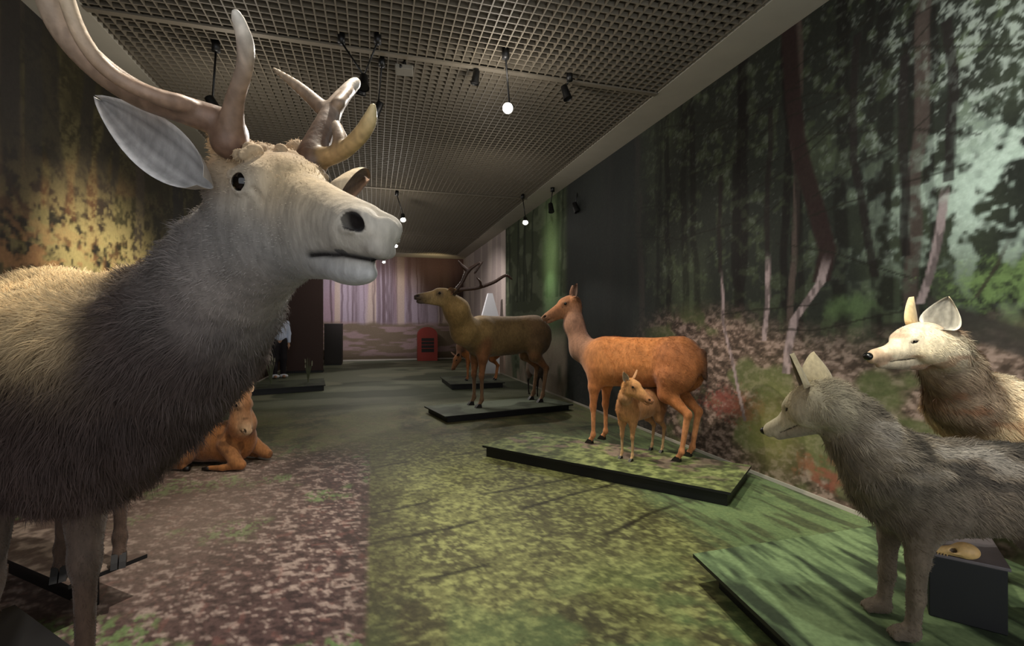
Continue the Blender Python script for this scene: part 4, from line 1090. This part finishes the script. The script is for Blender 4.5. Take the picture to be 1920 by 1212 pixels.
# black box with a skull
bx0 = Vector((1.78, 2.05)); be = Vector((.81, -.58)).normalized(); bd = Vector((-be.y, be.x))
root = thing('black_box', (bx0.x, bx0.y, .15), 'black cubic box on the wolf plate, behind the grey wolf', 'box')
m = MB(); m.prism([bx0, bx0 + be * .24, bx0 + be * .24 + bd * .60, bx0 + bd * .60], .151, .41); m.build('casing', M_PLINTH, root, bevel=.004)
m = MB(); q0 = bx0 - be * .008 - bd * .008; m.prism([q0, q0 + be * .256, q0 + be * .256 + bd * .616, q0 + bd * .616], .411, .425); m.build('lid', mat('grey_lid', (104, 96, 98), .5), root, bevel=.003)
def skull():
    p = W(1802, 1026, 1.99); p = Vector((p.x, p.y, .425)); root = thing('animal_skull', p, 'small tan animal skull lying on the black box', 'skull')
    M = Matrix.Translation(p) @ Matrix.Rotation(2.6, 4, 'Z'); B = Body(); cs = (222, 182, 122)
    B.ell((-.015, 0, .034), (.045, .036, .032), cs, .01, M); B.cone((.02, 0, .026), (.075, 0, .017), .022, .013, cs, .01, M)
    for s in (-1, 1):
        B.ell((.022, s * .028, .026), (.022, .006, .006), cs, .008, M); B.ell((.03, s * .022, .034), (.013, .010, .012), (50, 32, 22), .004, M, sub=True)
    B.ell((.085, 0, .02), (.012, .007, .006), (50, 32, 22), .004, M, sub=True)
    V, Q = B.mesh(.0035); c = B.colors(V, 200); o = mesh_obj('cranium', V, Q, M_ANTLER, None, c); adopt(o, root)
    m = MB()
    for s in (-1, 1):
        for k in range(4): m.tube([M @ Vector((.045 + k * .010, s * .011, .012)), M @ Vector((.046 + k * .010, s * .011, .001))], [.003, .0015], 6)
    m.build('teeth', M_SKULL, root)
skull()

# ---------------------------------------------------------------- far things
p = room(12.6, 3.02); root = thing('white_pylon', (p.x, p.y, 0), 'tall white pointed panel against the right wall, behind the mid-distance stag', 'panel')
m = MB(); r = Vector((CT, ST)); a = Vector((p.x, p.y)); al = Vector((-ST, CT))
def pyl(w0, w1, z0, z1, d):
    v = [(*(a - r * w0 / 2 - al * d / 2), z0), (*(a + r * w0 / 2 - al * d / 2), z0), (*(a + r * w0 / 2 + al * d / 2), z0), (*(a - r * w0 / 2 + al * d / 2), z0),
         (*(a - r * w1 / 2 - al * d / 2), z1), (*(a + r * w1 / 2 - al * d / 2), z1), (*(a + r * w1 / 2 + al * d / 2), z1), (*(a - r * w1 / 2 + al * d / 2), z1)]
    return v, [(3, 2, 1, 0), (4, 5, 6, 7), (0, 1, 5, 4), (1, 2, 6, 5), (2, 3, 7, 6), (3, 0, 4, 7)]
m.add(*pyl(.5, .5, .04, 1.5, .14)); m.add(*pyl(.5, .12, 1.5, 2.2, .14)); m.build('panel', M_WHITE, root)
m = MB(); m.add(*pyl(.54, .54, .002, .045, .2)); m.build('foot', M_BAND, root)

p = W(801, 675, 17.9); p = Vector((p.x, p.y, 0)); root = thing('red_cabinet', p, 'red round-topped cabinet with a dark opening, at the end wall', 'cabinet')
m = MB(); w, hgt, dp = .72, 1.25, .4
outer = [(-w / 2, 0), (w / 2, 0), (w / 2, .95)] + [(w / 2 * math.cos(t), .95 + .3 * math.sin(t)) for t in np.linspace(.3, math.pi - .3, 9)] + [(-w / 2, .95)]
def ext(poly, y0, y1):
    n = len(poly); X = Vector((CT, ST, 0)); Y = Vector((-ST, CT, 0))
    v = [p + X * x + Y * y0 + Vector((0, 0, z + .002)) for x, z in poly] + [p + X * x + Y * y1 + Vector((0, 0, z + .002)) for x, z in poly]
    return v, [tuple(range(n)), tuple(range(2 * n - 1, n - 1, -1))] + [(i, n + i, n + (i + 1) % n, (i + 1) % n) for i in range(n)]
m.add(*ext(outer, -.2, .2)); m.build('casing', M_RED, root)
m = MB(); m.add(*ext([(-.23, .32), (.23, .32), (.23, .84), (-.23, .84)], -.206, -.199)); m.build('opening', M_DARKBROWN, root)
m = MB()
for z in (.45, .58, .71): m.add(*ext([(-.23, z), (.23, z), (.23, z + .02), (-.23, z + .02)], -.216, -.205))
m.build('shelf_rail', M_RED, root)

p = room(17.2, -1.28); root = thing('dark_cabinet', (p.x, p.y, 0), 'black upright cabinet at the far left end', 'cabinet')
m = MB(); m.box(p + Vector((0, 0, .71)), (.55, .62, 1.34), THETA); m.build('casing', M_DARKBROWN, root, bevel=.01)
m = MB(); m.box(p + Vector((0, 0, .021)), (.5, .56, .038), THETA); m.build('plinth', M_BLACK, root)
m = MB(); m.box(p + Vector((.31 * ST, -.31 * CT, .71)), (.5, .016, 1.25), THETA); dr_ = m.build('door', M_DARKBROWN, root)
m = MB(); q = p + Vector((.33 * ST + .2 * CT, -.33 * CT + .2 * ST, .75)); m.box(q, (.02, .02, .16), THETA); m.build('handle', M_BLACK, dr_)
# tall partition at the far left
p = Vector((-5.86, 13.6, 0)); root = thing('dark_partition', (p.x, p.y, 0), 'tall dark reddish-brown partition by the far left wall', 'partition')
m = MB(); m.box(p + Vector((0, 0, 1.45)), (.95, .12, 2.9), THETA); m.build('panel', mat('maroon_board', (58, 38, 32), .7), root, bevel=.01)
m = MB(); m.box(p + Vector((0, 0, .03)), (.97, .35, .056), THETA); m.build('foot', M_BLACK, root)

def person():
    p = Vector((W(523, 700, 12.2).x, 12.2, 0)); root = thing('person', p, 'person in a pale blue shirt and dark trousers standing beyond the big stag neck', 'person')
    M = Matrix.Translation(p) @ Matrix.Rotation(-.9, 4, 'Z'); sk = (190, 150, 126); B = Body()
    B.ell((0, 0, 1.62), (.09, .075, .115), sk, .02, M); B.cone((0, 0, 1.42), (.01, 0, 1.55), .055, .05, sk, .03, M); B.ell((.095, 0, 1.61), (.015, .012, .02), sk, .01, M)
    B.ell((0, 0, 1.28), (.11, .17, .22), sk, .05, M); B.ell((0, 0, 1.0), (.11, .15, .15), sk, .06, M)
    for s in (-1, 1):
        B.ell((.0, s * .078, 1.6), (.015, .01, .03), sk, .008, M)
        B.chain([(0, s * .18, 1.40), (-.02, s * .23, 1.13), (.05, s * .22, .88)], [.055, .042, .028], sk, .03, M); B.ell((.055, s * .22, .82), (.02, .035, .045), sk, .02, M)
        for k in range(4): B.cone((.045 + .018 * (k - 1), s * .22, .79), (.055 + .018 * (k - 1), s * .215, .715 + .008 * abs(k - 1)), .009, .007, sk, .004, M)
        B.cone((.08, s * .21, .83), (.10, s * .20, .765), .010, .008, sk, .006, M)
        B.chain([(0, s * .09, .95), (.01, s * .10, .50), (-.01, s * .10, .09)], [.09, .06, .04], sk, .04, M); B.ell((.05, s * .10, .045), (.12, .045, .043), sk, .02, M)
    V, Q = B.mesh(.014); o = mesh_obj('body', V, Q, mat_vc('skin', .6, .05, (20, 20, 20)), None, B.colors(V)); adopt(o, root)
    def cloth(nm, fn, colr):
        C = Body(); fn(C, colr); V, Q = C.mesh(.016); o = mesh_obj(nm, V, Q, M_CLOTH, None, C.colors(V)); adopt(o, root)
    def shirt(C, k):
        C.ell((0, 0, 1.27), (.13, .19, .22), k, .05, M); C.ell((0, 0, 1.05), (.13, .17, .16), k, .06, M)
        for s in (-1, 1): C.chain([(0, s * .18, 1.40), (-.02, s * .235, 1.13), (.04, s * .225, .92)], [.07, .058, .043], k, .03, M)
    def trousers(C, k):
        for s in (-1, 1): C.chain([(0, s * .09, .95), (.01, s * .10, .50), (-.01, s * .10, .10)], [.11, .082, .065], k, .05, M)
    def hair(C, k): C.ell((-.015, 0, 1.655), (.095, .085, .10), k, .02, M)
    cloth('shirt', shirt, (190, 200, 222)); cloth('trousers', trousers, (32, 28, 32)); cloth('hair', hair, (50, 38, 30))
    for s in (-1, 1):
        ball('shoe', root, M @ Vector((.05, s * .10, .055)), .05, M_WHITE, 10, (2.3, 1.1, 1))
M_CLOTH = mat_vc('cloth', .85, .08, (40, 40, 40))
person()

# tufts of pale reed on the far left plate
def reed(p, hgt, label, n=16, seed=0):
    rng = np.random.default_rng(seed); root = thing('reed_tuft', p, label, 'plant', 'reeds on the far left plate'); m = MB(); heads = []
    for k in range(n):
        a = rng.uniform(0, 6.28); l = hgt * rng.uniform(.6, 1); d = Vector((math.cos(a), math.sin(a), 0)) * rng.uniform(.03, .14)
        m.tube([p, p + d * .4 + Vector((0, 0, l * .5)), p + d + Vector((0, 0, l))], [.008, .006, .002], 5)
        if k % 3 == 0: heads.append((p + d + Vector((0, 0, l * .95)), p + d * 1.05 + Vector((0, 0, l * 1.12))))
    m.build('stem', mat('reed_green', (104, 110, 84), .7), root); hm = mat('reed_head', (150, 148, 128), .8)
    for a, b in heads: m2 = MB(); m2.tube([a, b], [.014, .006], 6); m2.build('seed_head', hm, root)
for (u, v, hg, lb) in ((11.0, -2.05, .62, 'pale reed tuft left on the dark far plate, under the big stag neck'), (11.15, -1.35, .55, 'pale reed tuft right on the dark far plate')):
    q = room(u, v, .121); reed(q, hg, lb, seed=int(u * 10))
